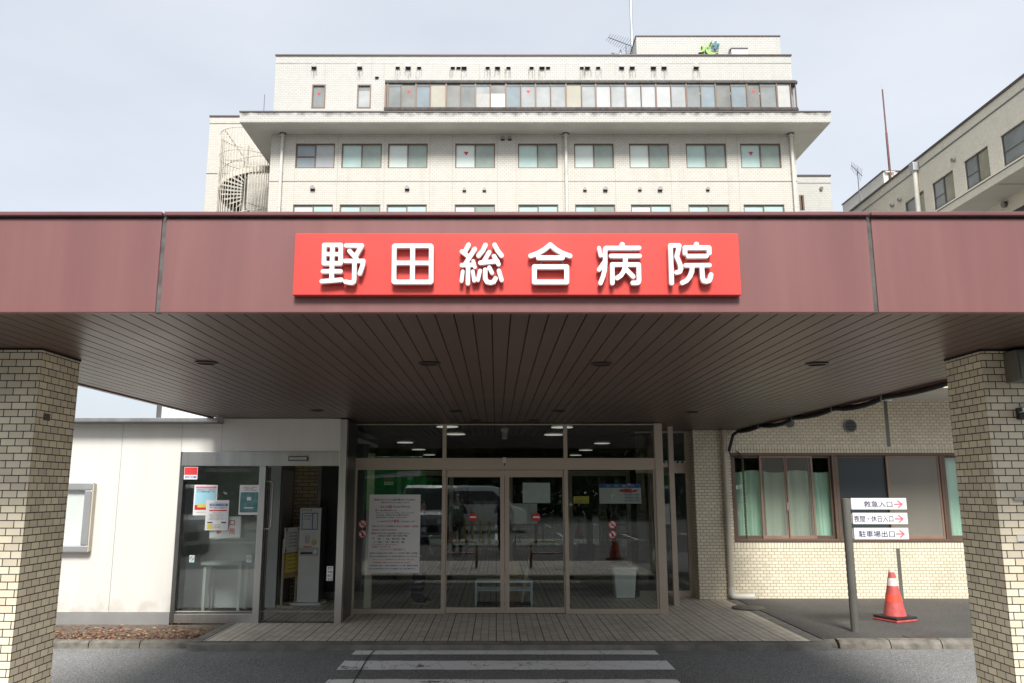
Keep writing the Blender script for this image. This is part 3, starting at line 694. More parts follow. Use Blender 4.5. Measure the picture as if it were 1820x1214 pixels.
# things in the lobby
g = G(1110, 1063); bx, by = g[0], 13.85
t = thing('waste_bin', 'off white plastic bin with lid standing inside the right hand glass', 'bin', (bx, by, 0))
m = MB(); hw0, hw1, hd0, hd1 = .155, .185, .14, .17
m.rings([[(bx+sx*w_, by+sy*d_, z) for sx, sy in ((-1,-1),(1,-1),(1,1),(-1,1))] for w_, d_, z in ((hw0,hd0,.005),(hw1,hd1,.45))])
m.build('body', M['bin'], t, bevel=.02)
m = MB(); m.box(bx-.20, bx+.20, by-.185, by+.185, .452, .50); m.box(bx-.07, bx+.07, by-.197, by-.186, .43, .47); m.build('lid', M['bin'], t, bevel=.012)
ry = 12.75; rx0, rx1 = WX(844,1050,ry), WX(947,1050,ry); rz = WZ(1033, ry)
t = thing('umbrella_rack', 'low pale grey tubular rack behind the sliding doors', 'rack', ((rx0+rx1)/2, ry, 0))
m = MB()
for xx in (rx0+.015, rx1-.015):
    for yy in (ry, ry+.28): m.box(xx-.014, xx+.014, yy-.014, yy+.014, 0, rz)
m.build('leg', M['rack'], t)
m = MB()
for zz in (rz, WZ(1048, ry)):
    for yy in (ry, ry+.28): m.box(rx0, rx1, yy-.016, yy+.016, zz-.02, zz+.008)
    for xx in (rx0, rx1-.028): m.box(xx, xx+.028, ry+.017, ry+.263, zz-.02, zz+.008)
m.build('rail', M['rack'], t); m = MB(); m.box(rx0+.03, rx1-.03, ry+.017, ry+.263, .03, .05); m.build('drip_tray', M['black'], t)
t = thing('furled_umbrella', 'furled cream umbrella leaning in the rack behind the right sliding door', 'umbrella', (rx1-.07, ry+.1, 0))
p0, p1 = Vector((rx1-.17, ry+.05, .06)), Vector((rx1-.04, ry+.12, .80)); d = p1-p0
m = MB(); m.tube([p0, p0+d*.1, p0+d*.45, p0+d*.68], [.008, .022, .045, .016], 9); m.build('canopy', M['umbrella'], t, smooth=True)
m = MB(); m.tube([p0+d*.68, p0+d*.95, p1+Vector((.03,0,.02)), p1+Vector((.06,0,0))], .009, 8); m.build('handle', M['wood_tan'], t, smooth=True)
m = MB(); m.box(rx1-.36, rx1-.22, ry+.32, ry+.42, .0, .62); tag(m.build('wooden_board', M['wood_tan']), 'tan wooden board standing behind the umbrella rack', 'board')

# notices on the glass of the entrance
GY = EY+.046
def corners(x0, y0, x1, y1, Y): a = W((x0), y0, Y); c = W(x1, y1, Y); return a[0], c[0], c[2], a[2]
A = [W(657,879,GY), W(748,879,GY), W(745,1018,GY), W(653,1018,GY)]
nx0, nx1, nz0, nz1 = (A[0][0]+A[3][0])/2, (A[1][0]+A[2][0])/2, A[2][2], A[0][2]
t = thing('notice_poster', 'tall white notice sheet of black and red Japanese text on the left entrance glass', 'notice', ((nx0+nx1)/2, GY, nz0))
MB().box(nx0, nx1, GY-.004, GY+.002, nz0, nz1).build('sheet', pbr('bright_notice_paper', (.90,.90,.89), .7, var=.03), t)
tk = MB(); tr_ = 'R'; tg = MB(); nw = nx1-nx0; nh = nz1-nz0
def nl(mb, fx, fy, fw, fh, s):
    red = mb == 'R'; mb = MB() if red else mb
    add_text(mb, s, nx0+fx*nw, nz1-fy*nh, GY-.0045, width=fw*nw, height=fh*nh, bold=.022)
    if red: mb.build('red_text', M['red_ink'], t)
nl(tk, .49, .068, .80, .027, '※新型コロナウイルス感染対策を行っています※'); nl(tk, .50, .104, .56, .018, '※患者様を守るためにご協力ください※')
nl(tr_, .335, .158, .24, .040, '37.5度'); nl(tk, .635, .158, .33, .027, '以上の発熱の方')
nl(tk, .33, .206, .42, .021, '咳き・痰が最近出現した方'); nl(tg, .43, .238, .60, .019, '新型コロナ陽性の方と接触した疑い'); nl(tk, .805, .238, .13, .017, 'のある方')
nl(tk, .47, .266, .66, .020, '以上の方は、病院内に立ち入る事が出来ません'); nl(tk, .44, .296, .61, .020, '来訪の予約がある方は必ず申し出ください')
nl(tk, .245, .348, .17, .018, '※入館時は'); nl(tr_, .455, .342, .25, .040, 'マスク着用'); nl(tk, .745, .348, .31, .020, 'にご協力お願いします')
nl(tk, .345, .410, .56, .024, '新型コロナウイルス感染防止のため'); nl(tr_, .80, .410, .34, .026, '入院患者様への面会を')
nl(tr_, .135, .455, .15, .022, '面会禁止'); nl(tk, .385, .455, .33, .022, 'とさせていただきます。')
nl(tk, .21, .500, .31, .022, '患者様を守るために'); nl(tr_, .45, .500, .15, .024, '面会制限'); nl(tk, .67, .500, .28, .022, 'にご協力ください。')
nl(tk, .47, .532, .56, .023, '荷物などの受渡し等の来院可能時間')
nl(tk, .10, .570, .045, .026, '平'); nl(tk, .21, .570, .045, .026, '日'); nl(tk, .50, .570, .42, .026, '：13：00-16：00')
nl(tk, .18, .611, .16, .026, '土・日祝'); nl(tk, .49, .611, .42, .026, '：14：00-15：00')
nl(tr_, .32, .645, .50, .018, '※１階受付より上は入れません'); nl(tk, .25, .673, .35, .017, '※患者様一人につき一名'); nl(tr_, .47, .706, .48, .026, '（ミニストップご利用の皆様へ）')
nl(tk, .50, .753, .93, .020, '病院内への感染侵入を防ぐ対策として、外来受診（透析）及び検査、'); nl(tk, .50, .793, .94, .020, '病院でのご利用目的以外での入館を禁じ面会中止とさせて頂きます。')
nl(tr_, .50, .832, .80, .019, '特にミニストップご利用目的だけのご来院の方につきましては、'); nl(tr_, .46, .871, .73, .019, '他の販売店をご利用下さいますようお願い申し上げます。')
nl(tk, .50, .910, .94, .019, '他の販売店には無い、院内での感染を行っている為、患者様の生命を'); nl(tk, .48, .949, .90, .019, '最優先に考え対応させて頂いている状況にあることをご理解下さい。')
tk.build('black_text', M['ink'], t); tg.build('olive_text', M['green_ink'], t)

def prohibit(px, py, r, Y, label, kind, name):
    q = W(px, py, Y); rr = r/FPX*Y*.985
    t = thing(name, label, 'sticker', q)
    MB().disc_y((q[0], 0, q[2]), rr, Y-.003, Y, 28).build('disc', M['paper'], t)
    rg = MB(); n = 28; rs = []
    for ra, yy in ((rr*.80, Y-.0035), (rr*1.0, Y-.0035)): rs.append([(q[0]+ra*math.cos(6.28319*j/n), yy, q[2]+ra*math.sin(6.28319*j/n)) for j in range(n)])
    rg.rings(rs, caps=False)
    s_ = .115*rr; k = .60*rr
    rg.quad((q[0]-k-s_, Y-.0045, q[2]+k-s_), (q[0]-k+s_, Y-.0045, q[2]+k+s_), (q[0]+k+s_, Y-.0045, q[2]-k+s_), (q[0]+k-s_, Y-.0045, q[2]-k-s_))
    rg.build('red_ring', M['red_ink'], t)
    ic = MB(); yf = Y-.004
    if kind == 'smoke':
        ic.quad((q[0]-.5*rr, yf, q[2]-.22*rr), (q[0]+.32*rr, yf, q[2]-.22*rr), (q[0]+.32*rr, yf, q[2]-.06*rr), (q[0]-.5*rr, yf, q[2]-.06*rr))
        ic.quad((q[0]+.37*rr, yf, q[2]-.22*rr), (q[0]+.5*rr, yf, q[2]-.22*rr), (q[0]+.5*rr, yf, q[2]-.06*rr), (q[0]+.37*rr, yf, q[2]-.06*rr))
        ic.quad((q[0]+.30*rr, yf, q[2]+.05*rr), (q[0]+.40*rr, yf, q[2]+.05*rr), (q[0]+.48*rr, yf, q[2]+.5*rr), (q[0]+.38*rr, yf, q[2]+.5*rr))
    else:
        ic.quad((q[0]-.24*rr, yf, q[2]-.6*rr), (q[0]+.2*rr, yf, q[2]-.6*rr), (q[0]+.2*rr, yf, q[2]+.35*rr), (q[0]-.24*rr, yf, q[2]+.35*rr))
        ic.quad((q[0]-.22*rr, yf, q[2]+.352*rr), (q[0]-.1*rr, yf, q[2]+.352*rr), (q[0]-.1*rr, yf, q[2]+.64*rr), (q[0]-.22*rr, yf, q[2]+.64*rr))
    ic.build('pictogram', M['ink'], t); return t
GF = EY+.048
prohibit(644.5, 931.5, 7.3, GF, 'round no smoking sticker on the left glass beside the tall notice', 'smoke', 'no_smoking_sticker')
prohibit(644.5, 949, 7.3, GF, 'round no mobile phone sticker on the left glass beside the tall notice', 'phone', 'no_phone_sticker')
prohibit(1088.5, 932.5, 7.0, GF, 'round no smoking sticker on the right entrance glass', 'smoke', 'no_smoking_sticker')
prohibit(1088.5, 950, 7.0, GF, 'round no mobile phone sticker on the right entrance glass', 'phone', 'no_phone_sticker')
for px, lab in ((840.5, 'round red no entry sticker with white bar on the left sliding door'), (953, 'round red no entry sticker with white bar on the right sliding door')):
    q = W(px, 919, EY+.045); t = thing('no_entry_sticker', lab, 'sticker', q); rr = .060
    MB().disc_y((q[0], 0, q[2]), rr, EY+.043, EY+.049, 28).build('disc', M['red_ink'], t)
    MB().box(q[0]-.045, q[0]+.045, EY+.0415, EY+.0428, q[2]-.014, q[2]+.012).build('bar', M['paper'], t)
x0, x1, z0, z1 = corners(929, 858, 978, 894, EY+.06)
tag(MB().box(x0, x1, EY+.0585, EY+.061, z0, z1).build('paper_sheet', M['paper']), 'blank white sheet high on the right sliding door', 'paper')
x0, x1, z0, z1 = corners(906, 895, 955, 931, EY+.06)
tag(MB().box(x0, x1, EY+.0585, EY+.061, z0, z1).build('paper_sheet', pbr('grey_paper', (.50,.50,.48), .8)), 'greyer blank sheet below and left of the white sheet on the right sliding door', 'paper')
yb = EY+.9
x0, x1, z0, z1 = corners(1019, 882, 1047, 895, EY+.06)
t = thing('yellow_note', 'small yellow note with writing on the right entrance glass', 'notice', (x0, EY+.06, z0))
MB().box(x0, x1, EY+.0595, EY+.062, z0, z1).build('sheet', M['yellow'], t)
m = MB()
for k, s in enumerate(('消毒にご協力ください', '手指消毒のお願い', 'ご案内')): add_text(m, s, (x0+x1)/2, z1-.028-.032*k, EY+.059, width=(x1-x0)*.85, height=.016)
m.build('text', M['ink'], t)
# information board inside, behind the right glass
yb = 13.4
x0, x1, z0, z1 = corners(1065, 860, 1140, 895, yb)
t = thing('information_board', 'white board with dark blue heading band inside behind the right glass', 'notice', (x0, yb, z0))
MB().box(x0, x1, yb, yb+.02, z0, z1).build('board', M['room_grey'], t)
MB().box(x0, x1, yb-.003, yb-.0005, z1-.065, z1).build('heading_band', M['blue_ink'], t)
m = MB(); add_text(m, '入　口　案　内', (x0+x1)/2, z1-.032, yb-.004, width=.45, height=.04); m.build('heading_text', M['paper'], t)
m = MB(); q = W(1117, 872, yb); m.prism_y([(q[0]+.17*math.cos(a)*(1 if k % 2 else .86), q[2]+.035*math.sin(a)*(1 if k % 2 else .7)) for k, a in enumerate([i*math.pi/12 for i in range(24)])], yb-.006, yb-.001); m.build('red_burst', M['red_ink'], t)
m = MB()
for k in range(3): add_text(m, '受付時間のご案内', W(1123, 882, yb)[0], W(1123, 879+k*5.5, yb)[2], yb-.004, width=.24, height=.03)
m.build('small_text', M['blue_ink'], t)
# opening hours lettered on the right glass
q = W(1100, 905, GF)
t = thing('opening_hours', 'dark opening hours lettering on the right entrance glass above the stickers', 'lettering', (q[0], GF, WZ(921, GF)))
m = MB(); yy = GF+.001
def gl(px, py, wpx, hpx, s): add_text(m, s, WX(px, py, GF), WZ(py, GF), yy, width=wpx/FPX*11.87, height=hpx/FPX*11.87, bold=.01)
gl(1089, 904, 17, 4.5, '面会時間'); gl(1096, 913.2, 13, 4.5, '月～土'); gl(1127.5, 913.2, 33, 4.8, '14:00～20:00'); gl(1096, 919, 11, 4.5, '日 祝'); gl(1127.5, 919, 33, 4.8, '11:00～20:00')
m.quad((WX(1080,908.5,GF),yy,WZ(908.8,GF)),(WX(1156,908.5,GF),yy,WZ(908.8,GF)),(WX(1156,908.5,GF),yy,WZ(908,GF)),(WX(1080,908.5,GF),yy,WZ(908,GF)))
gl(1106, 932.5, 20, 2.6, '院内は禁煙です'); gl(1109, 948, 22, 2.6, '携帯電話の電源を'); gl(1110, 951.5, 24, 2.6, 'お切りください'); gl(1116, 955, 37, 2.2, '院内での携帯電話の使用はご遠慮ください')
m.build('text', M['ink'], t)
# security sticker, dim, on the left glass
x0, x1, z0, z1 = corners(683, 846, 699, 862, EY+.1)
t = thing('security_sticker', 'dim dark red square security sticker behind the left entrance glass', 'sticker', (x0, EY+.1, z0))
MB().box(x0, x1, EY+.1, EY+.103, z0+.045, z1).build('red_field', pbr('dull_red', (.20,.02,.03), .6), t); MB().box(x0, x1, EY+.1, EY+.103, z0, z0+.0445).build('white_field', M['room_grey'], t)
m = MB(); add_text(m, 'SECOM', (x0+x1)/2, z0+.022, EY+.0995, width=(x1-x0)*.85, height=.025, bold=.02); m.build('lettering', M['ink'], t)

# ================================================================== WHITE ANNEX (left of the entrance)
AY = 11.30
ax0, ax1 = WX(325, 815, AY), -2.165
dzt, dzh_ = WZ(803, AY), WZ(828, AY)
wa = thing('white_annex', 'low white panelled annex with a steel framed doorway left of the entrance', 'building', (-6, AY, 0))
m = MB(); f = lambda u, v, d: (u, AY+d, v)
seams = [-12, WX(116,900,AY)-1.2, WX(116,900,AY)-.2, WX(208,900,AY), ax0-.11, ]
wall_holes(m, f, -12, ax1, .14, 2.66, [(ax0-.03, ax1-.0005, .1401, dzt)], .12)
m.box(CX0+.161, ax1-.001, AY+.0, AY+.1, 2.6601, 2.722); m.quad((-12,15,.0),(-12,AY,.0),(-12,AY,2.66),(-12,15,2.66)); m.quad((-12,AY,2.66),(ax1,AY,2.66),(ax1,15,2.66),(-12,15,2.66))
m.build('wall', mildew(M['white_panel'], .12, -.65, (.46,.42,.36), .34, .70, 5), wa)
m = MB()
for x in (WX(208,900,AY), WX(243,770,AY)-2.4, WX(208,900,AY)-.95, ax0-.032, WX(395,770,AY)):
    m.box(x-.003, x+.003, AY-.0015, AY-.0005, .15 if x < ax0 else dzt+.01, 2.655)
m.build('panel_joint', M['grey_trim'], wa)
m = MB(); m.box(-12, ax0-.032, AY-.012, AY+.03, -.02, .135); m.build('plinth', M['grey_trim'], wa, bevel=.002)
m = MB(); m.box(-12, ax0-.032, AY-.03, AY+.02, -.075, -.025); m.build('base_strip', M['pipe_white'], wa)
m = MB(); m.box(-12.2, CX0+.16, AY-.25, 15.2, 2.662, 2.713); m.mat(1); m.box(-12.2, CX0+.16, AY-.235, AY-.02, 2.645, 2.661); m.build('roof_edge', [M['steel'], M['steel_dark']], wa, bevel=.003)
# doorway frame
m = MB(); m.box(ax0-.006, ax1+.004, AY-.02, AY+.14, dzh_, dzt); m.build('door_header', M['steel'], wa, bevel=.003)
xs0 = WX(313, 1000, AY); xs1 = WX(456, 950, AY); xs2 = WX(470, 950, AY)
xj = ax0-.028
m = MB(); m.box(xj, xj+.055, AY-.01, AY+.14, .0, dzh_-.001); m.build('door_jamb', M['steel_dark'], wa, bevel=.003)
m = MB(); m.box(xj+.057, xs1, AY-.012, AY+.10, .0, WZ(1091,AY)); m.build('bottom_rail', M['steel'], wa, bevel=.003)
m = MB(); m.box(xs1, xs2-.02, AY-.016, AY+.10, .0, dzh_-.001); m.build('door_stile', M['steel'], wa, bevel=.004)
gl_ = MB().box(xj+.057, xs1-.001, AY+.04, AY+.048, WZ(1091,AY)-.001, dzh_-.001).build('fixed_pane', M['glass_clear'], wa)
xh = WX(476, 950, AY+.16)
dl = MB(); dl.box(xh-.045, xh, AY+.13, AY+.165, .02, dzh_-.02); dl.box(xh-1.1, xh-.046, AY+.13, AY+.165, .02, .12); dl.box(xh-1.1, xh-.046, AY+.13, AY+.165, dzh_-.08, dzh_-.02)
dl = dl.build('sliding_door', M['steel_dark'], wa, bevel=.003)
MB().box(xh-1.1, xh-.046, AY+.145, AY+.151, .12, dzh_-.08).build('pane', M['glass_clear'], dl)
h0, h1 = WZ(940, AY), WZ(855, AY)
m = MB(); m.tube([(xh-.02, AY+.12, h1), (xh-.02, AY+.05, h1), (xh+.06, AY+.05, h1-.01), (xh+.075, AY+.05, h1-.04), (xh+.06, AY+.05, h0+.03), (xh+.045, AY+.05, h0), (xh-.02, AY+.05, h0), (xh-.02, AY+.12, h0)], .013, 8); m.build('handle', M['steel'], dl, smooth=True)
m = MB(); q0, q1 = W(513, 811, AY-.04), W(547, 819, AY-.04); m.box(q0[0], q1[0], AY-.055, AY-.021, q1[2], q0[2]); m.mat(1); m.box(q0[0]+.012, q1[0]-.012, AY-.058, AY-.0555, q1[2]+.012, q0[2]-.01)
m.build('door_sensor', [M['black'], M['grey_trim']], wa, bevel=.003)
m = MB(); m.box(xs2-.02, ax1, AY+.005, AY+.10, .001, .006); m.build('door_track', M['steel_dark'], wa)
# porch room behind the doorway
GWY, GWX, BWY = 12.72, -3.335, 13.6
m = MB(); m.box(-6, GWX, GWY, GWY+.02, 0, 2.5); m.build('inner_wall', M['room_grey'], wa)
m = MB(); m.box(GWX-.02, GWX, GWY+.021, BWY, 0, 2.5); m.mat(1); m.box(GWX+.001, GWX+.006, GWY+.10, GWY+.78, .01, 2.05); m.build('inner_door', [M['post'], M['grey_trim']], wa)
m = MB(); m.box(GWX+.001, -2.955, BWY, BWY+.05, 0, 2.5); m.build('brick_pier', M['dark_brick'], wa)
m = MB(); m.box(-2.954, -2.12, BWY+.02, BWY+.06, 0, .12); m.box(-2.954, -2.90, BWY+.02, BWY+.06, .121, 2.5); m.mat(1); m.box(-2.899, -2.12, BWY+.03, BWY+.04, .121, 2.5); m.build('inner_glazing', [M['steel_dark'], M['black']], wa)
m = MB(); m.box(-6.02, ax1, AY+.125, 14.9, 2.5, 2.55); m.box(-6.02, -6.0, AY+.13, 14.9, 0, 2.5); m.build('inner_ceiling', M['room_grey'], wa)
# low bench or counter seen through the fixed pane
t = thing('side_table', 'small pale table standing inside behind the left fixed glass', 'table', (-4.0, 12.45, 0))
m = MB(); m.box(-4.32, -3.72, 12.25, 12.65, .66, .70); m.build('top', M['room_grey'], t)
for xx in (-4.29, -3.78):
    for yy in (12.28, 12.60): MB().box(xx, xx+.04, yy, yy+.03, 0, .66).build('leg', M['machine'], t)

# wall display case
t = thing('display_case', 'steel framed notice case with blank white panel on the white wall beside the left pillar', 'notice case', (-6.2, AY, 1.2))
x0, x1, z0, z1 = WX(20, 900, AY-.1), WX(161, 900, AY-.1), WZ(982, AY-.1), WZ(858, AY-.1)
m = MB()
m.box(x0, x1, AY-.10, AY-.002, z1-.10, z1); m.box(x0, x1, AY-.10, AY-.002, z0, z0+.09); m.box(x0, x0+.1, AY-.10, AY-.002, z0+.0905, z1-.1005); m.box(x1-.10, x1, AY-.10, AY-.002, z0+.0905, z1-.1005)
m.build('frame', M['grey_trim'], t, bevel=.012)
m = MB(); m.box(x1-.013, x1+.014, AY-.085, AY-.003, z0+.01, z1-.012); m.build('side_trim', M['pipe'], t)
m = MB(); m.box(x0+.1, x1-.1, AY-.03, AY-.02, z0+.09, z1-.1); m.build('back_panel', M['paper'], t)
m = MB(); m.box(x0+.1, x1-.1, AY-.072, AY-.068, z0+.09, z1-.1); m.build('pane', M['glass_clear'], t)

# posters on the fixed pane
PY_ = AY+.036
def sheet(name, label, x0p, y0p, x1p, y1p, mat, cat='poster', Y=PY_):
    x0, x1, z0, z1 = corners(x0p, y0p, x1p, y1p, Y)
    t = thing(name, label, cat, ((x0+x1)/2, Y, z0)); MB().box(x0, x1, Y-.001, Y+.002, z0, z1).build('sheet', mat, t)
    def area(nm, fx0, fx1, fy0, fy1, mt, k=1): return MB().box(x0+fx0*(x1-x0), x0+fx1*(x1-x0), Y-.0010-.0008*k-.0005, Y-.0010-.0008*k, z1-fy1*(z1-z0), z1-fy0*(z1-z0)).build(nm, mt, t)
    def txt(nm, lines, mt, k=3):
        mb = MB()
        for fx, fy, fw, fh, s in lines: add_text(mb, s, x0+fx*(x1-x0), z1-fy*(z1-z0), Y-.001-.0009*k, width=fw*(x1-x0), height=fh*(z1-z0), bold=.01)
        return mb.build(nm, mt, t)
    return t, area, txt
t, ar, tx = sheet('poster', 'light blue poster with red band partly covered by the white notice on the fixed glass', 346, 862, 384, 916, M['paper'])
ar('blue_field', .06, .94, .06, .66, M['sky_paper']); ar('red_band', .06, .94, .66, .82, M['red_ink']); ar('red_corner', .06, .94, .05, .11, M['pink_ink'], 2); ar('yellow_strip', .18, .62, .63, .74, M['yellow'], 2)
tx('heading_text', [(.5,.16,.78,.045,'感染症防止へご協力を')], M['red_ink']); tx('text', [(.5,.225,.78,.04,'マスクの着用をお願いします'), (.4,.90,.5,.02,'ご協力ありがとうございます')], M['ink'])
t, ar, tx = sheet('notice_sheet', 'white notice with blue and red bars overlapping the light blue poster on the fixed glass', 367, 889, 404.5, 942.5, M['paper'], 'notice', PY_-.008)
ar('blue_bar', .15, .95, .115, .20, M['blue_ink']); ar('red_bar', .15, .93, .325, .365, M['red_ink']); ar('dark_bar', .10, .32, .725, .765, M['ink']); ar('dark_bar', .70, .92, .725, .765, M['ink']); ar('yellow_cell', .10, .31, .79, .96, M['yellow']); ar('pink_cell', .70, .92, .79, .95, M['letter_white'])
tx('white_text', [(.55,.157,.7,.05,'面会制限についてのお願い')], M['paper']); tx('red_text', [(.5,.425,.4,.03,'ご面会はできません')], M['red_ink'])
tx('text', [(.5,.07,.3,.025,'お知らせ'), (.53,.245,.74,.03,'病院からのお願い、感染対策のため'), (.6,.275,.5,.02,'ご理解とご協力をお願いします')]+[(.47,.48+k*.042,.66-.03*(k % 3),.018,'入院患者様の安全のため面会を制限しております') for k in range(5)]+[(.5,.82+.05*k,.34,.022,'平日受付時間') for k in range(3)], M['ink'])
t, ar, tx = sheet('poster', 'dark teal picture poster at the right edge of the fixed glass', 426.5, 862, 458, 915, M['paper'])
ar('picture', .06, 1.0, .245, .92, M['teal_print']); ar('pale_shape', .40, .62, .40, .52, M['paper'], 2); ar('pale_base', .30, .75, .74, .79, M['room_grey'], 2)
tx('red_text', [(.55,.08,.7,.045,'〔面会の方へ〕お知らせ')], M['red_ink']); tx('text', [(.45,.135,.5,.03,'１ 検温と消毒'), (.55,.18,.7,.03,'２ 必ずマスクの着用を')], M['ink'])
t, ar, tx = sheet('entrance_notice', 'pale sheet with large red characters low behind the white notice on the fixed glass', 374, 918, 427, 957, M['room_grey'], 'notice', PY_+.022)
ar('panel', .04, .96, .05, .95, M['paper']); tx('text', [(.30,.28,.17,.26,'入'), (.72,.29,.17,.24,'口'), (.30,.68,.17,.26,'専'), (.72,.68,.17,.26,'用')], M['red_ink'])
q = W(328, 830, AY-.02)
x0, x1, z0, z1 = corners(328, 830, 350.5, 852, AY-.02)
t = thing('security_sticker', 'bright red and white square security sticker at the top corner of the white annex doorway', 'sticker', ((x0+x1)/2, AY-.02, z0))
m = MB(); m.box(x0, x1, AY-.0195, AY-.0175, z0, z1); m.build('sheet', M['paper'], t)
m = MB(); m.box(x0+.004, x1-.004, AY-.0206, AY-.0197, z0+.36*(z1-z0), z1-.004); m.build('red_field', M['red_ink'], t)
m = MB(); add_text(m, 'SECOM', (x0+x1)/2, z0+.19*(z1-z0), AY-.0212, width=.86*(x1-x0), height=.2*(z1-z0), bold=.03); m.build('lettering', M['blue_ink'], t)
for px in (341, 442.5):
    x0, x1, z0, z1 = corners(px-4, 987, px+4, 999.5, PY_)
    t = thing('no_smoking_label', 'small upright no smoking label low on the fixed glass, '+('near the left jamb' if px < 400 else 'beside the door stile'), 'sticker', (x0, PY_, z0))
    MB().box(x0, x1, PY_-.001, PY_+.002, z0, z1).build('sheet', M['paper'], t)
    m = MB(); c = ((x0+x1)/2, z1-.038); n = 16
    m.rings([[(c[0]+r_*math.cos(6.28319*j/n), PY_-.003, c[1]+r_*math.sin(6.28319*j/n)) for j in range(n)] for r_ in (.022, .028)], caps=False)
    m.quad((c[0]-.019,PY_-.0035,c[1]+.013),(c[0]-.013,PY_-.0035,c[1]+.019),(c[0]+.019,PY_-.0035,c[1]-.013),(c[0]+.013,PY_-.0035,c[1]-.019)); m.build('symbol', M['steel_dark'], t)
    m = MB(); m.box(x0+.008, x1-.008, PY_-.003, PY_-.002, z0+.006, z0+.028); m.build('blue_strip', M['sky_paper'], t)
x0, x1, z0, z1 = corners(579.5, 1007, 590, 1033, AY+.06)
t = thing('paper_notice', 'narrow white notice with bold black text at the right edge of the open doorway', 'notice', (x0, AY+.06, z0))
MB().box(x0, x1, AY+.11, AY+.113, z0, z1).build('sheet', M['paper'], t)
m = MB()
for k, s in enumerate(('エア', '館内', '受付', 'てく')): add_text(m, s, (x0+x1)/2, z1-.028-.048*k, AY+.109, width=.062, height=.03, bold=.03)
m.build('text', M['ink'], t)

# slim vending machine
VY = 13.0; vx0, vx1 = WX(527, 1068, VY), WX(565, 1068, VY); vz = WZ(903, VY)
t = thing('vending_machine', 'slim white vending machine for masks inside the open doorway', 'vending machine', ((vx0+vx1)/2, VY, 0))
MB().box(vx0, vx1, VY, VY+.38, .04, vz).mat(1).box(vx1+.0005, vx1+.004, VY+.012, VY+.378, .045, vz-.003).build('cabinet', [M['machine'], M['machine_side']], t, bevel=.006)
MB().box(vx0-.09, vx1+.05, VY-.05, VY+.40, .0, .035).build('base_plate', M['bin'], t, bevel=.004)
vw = vx1-vx0
def vb(nm, fx0, fx1, y0, y1, mat, d=.004): return MB().box(vx0+fx0*vw, vx0+fx1*vw, VY-d, VY-.0005, WZ(y1,VY), WZ(y0,VY)).build(nm, mat, t)
vb('blue_panel', .09, .86, 911.5, 941.5, M['blue_ink']); vb('display_card', .13, .58, 913, 940, M['paper'], .006); vb('display_card', .63, .83, 913, 940, M['paper'], .006)
vb('delivery_tray', .06, .92, 973.5, 988, M['grey_trim'], .012); vb('tray_opening', .10, .66, 981, 985, M['black'], .0135); vb('red_label', .22, .60, 971, 973, M['pink_ink']); vb('coin_return', .72, .85, 977, 984, M['machine'], .0135)
m = MB(); q = W(558.5, 964, VY); m.disc_y((vx0+.72*vw, 0, q[2]), .042, VY-.008, VY-.0005, 20); m.build('coin_knob', pbr('brass', (.40,.30,.15), .3, .9), t)
m = MB(); add_text(m, '【マスク】', vx0+.30*vw, WZ(907, VY), VY-.001, width=.46*vw, height=.035, bold=.02); add_text(m, 'マスク', vx0+.36*vw, WZ(917, VY), VY-.0067, width=.38*vw, height=.04, bold=.02)
add_text(m, '衛生マスク販売中', vx0+.34*vw, WZ(922.5, VY), VY-.0067, width=.36*vw, height=.018, bold=.03)
for k in range(4): add_text(m, 'コインを入れて' if k % 2 else '販売価格百円', vx0+(.30+.06*k)*vw, WZ(949+.6*k, VY), VY-.001, width=.035*vw, height=.02); m.box(vx0+(.30+.06*k)*vw-.003, vx0+(.30+.06*k)*vw+.003, VY-.001, VY-.0006, WZ(966, VY), WZ(952, VY))
m.build('lettering', M['ink'], t)

# notice stand, turned to the right
t = thing('notice_stand', 'cream wooden floor stand with a white and a yellow notice inside the open doorway', 'notice stand', (-3.185, 12.92, 0), rz=R(70), local=True)
for sx in (-1, 1):
    MB().box(sx*.185-.012, sx*.185+.012, -.012, .012, .0305, 1.16 if sx > 0 else 1.0).build('post', M['wood_cream'], t)
    MB().box(sx*.185-.02, sx*.185+.02, -.22, .22, 0, .03).build('foot', M['wood_cream'], t)
MB().box(-.20, .20, -.03, -.014, .80, 1.17).build('white_board', M['bin'], t); MB().box(-.20, .20, -.03, -.014, .42, .795).build('tan_board', M['wood_tan'], t)
MB().box(-.165, .165, -.034, -.031, .50, .775).build('yellow_sheet', M['yellow'], t)
m = MB()
for k in range(4): add_text(m, 'ご来院の皆様へのお願い', 0, .735-.06*k, -.0345, width=.25, height=.022, bold=.02)
for k in range(5): add_text(m, 'マスクの着用と手指の消毒を', 0, 1.09-.05*k, -.031, width=.22, height=.02, bold=.02)
for sx in (-1, 1):
    for zz in (1.14, .83): m.box(sx*.16-.02, sx*.16+.02, -.0315, -.0303, zz-.008, zz+.008); m.box(sx*.18-.005, sx*.18+.005, -.0315, -.0303, zz-.05, zz+.05)
m.build('lettering', M['ink'], t)

# pale blue rooftop box behind the annex roof
bx0 = WX(279, 730, 14.2)
t = thing('rooftop_box', 'pale blue metal clad box with a dark corner rising behind the white annex roof', 'rooftop box', (bx0+1, 14.2, 2.74))
MB().box(bx0+.085, CX0-.1, 14.2, 15.6, 2.74, 4.0).build('cladding', M['blue_block'], t)
MB().box(bx0, bx0+.084, 14.18, 15.6, 2.74, 4.02).build('corner_trim', M['steel_dark'], t)

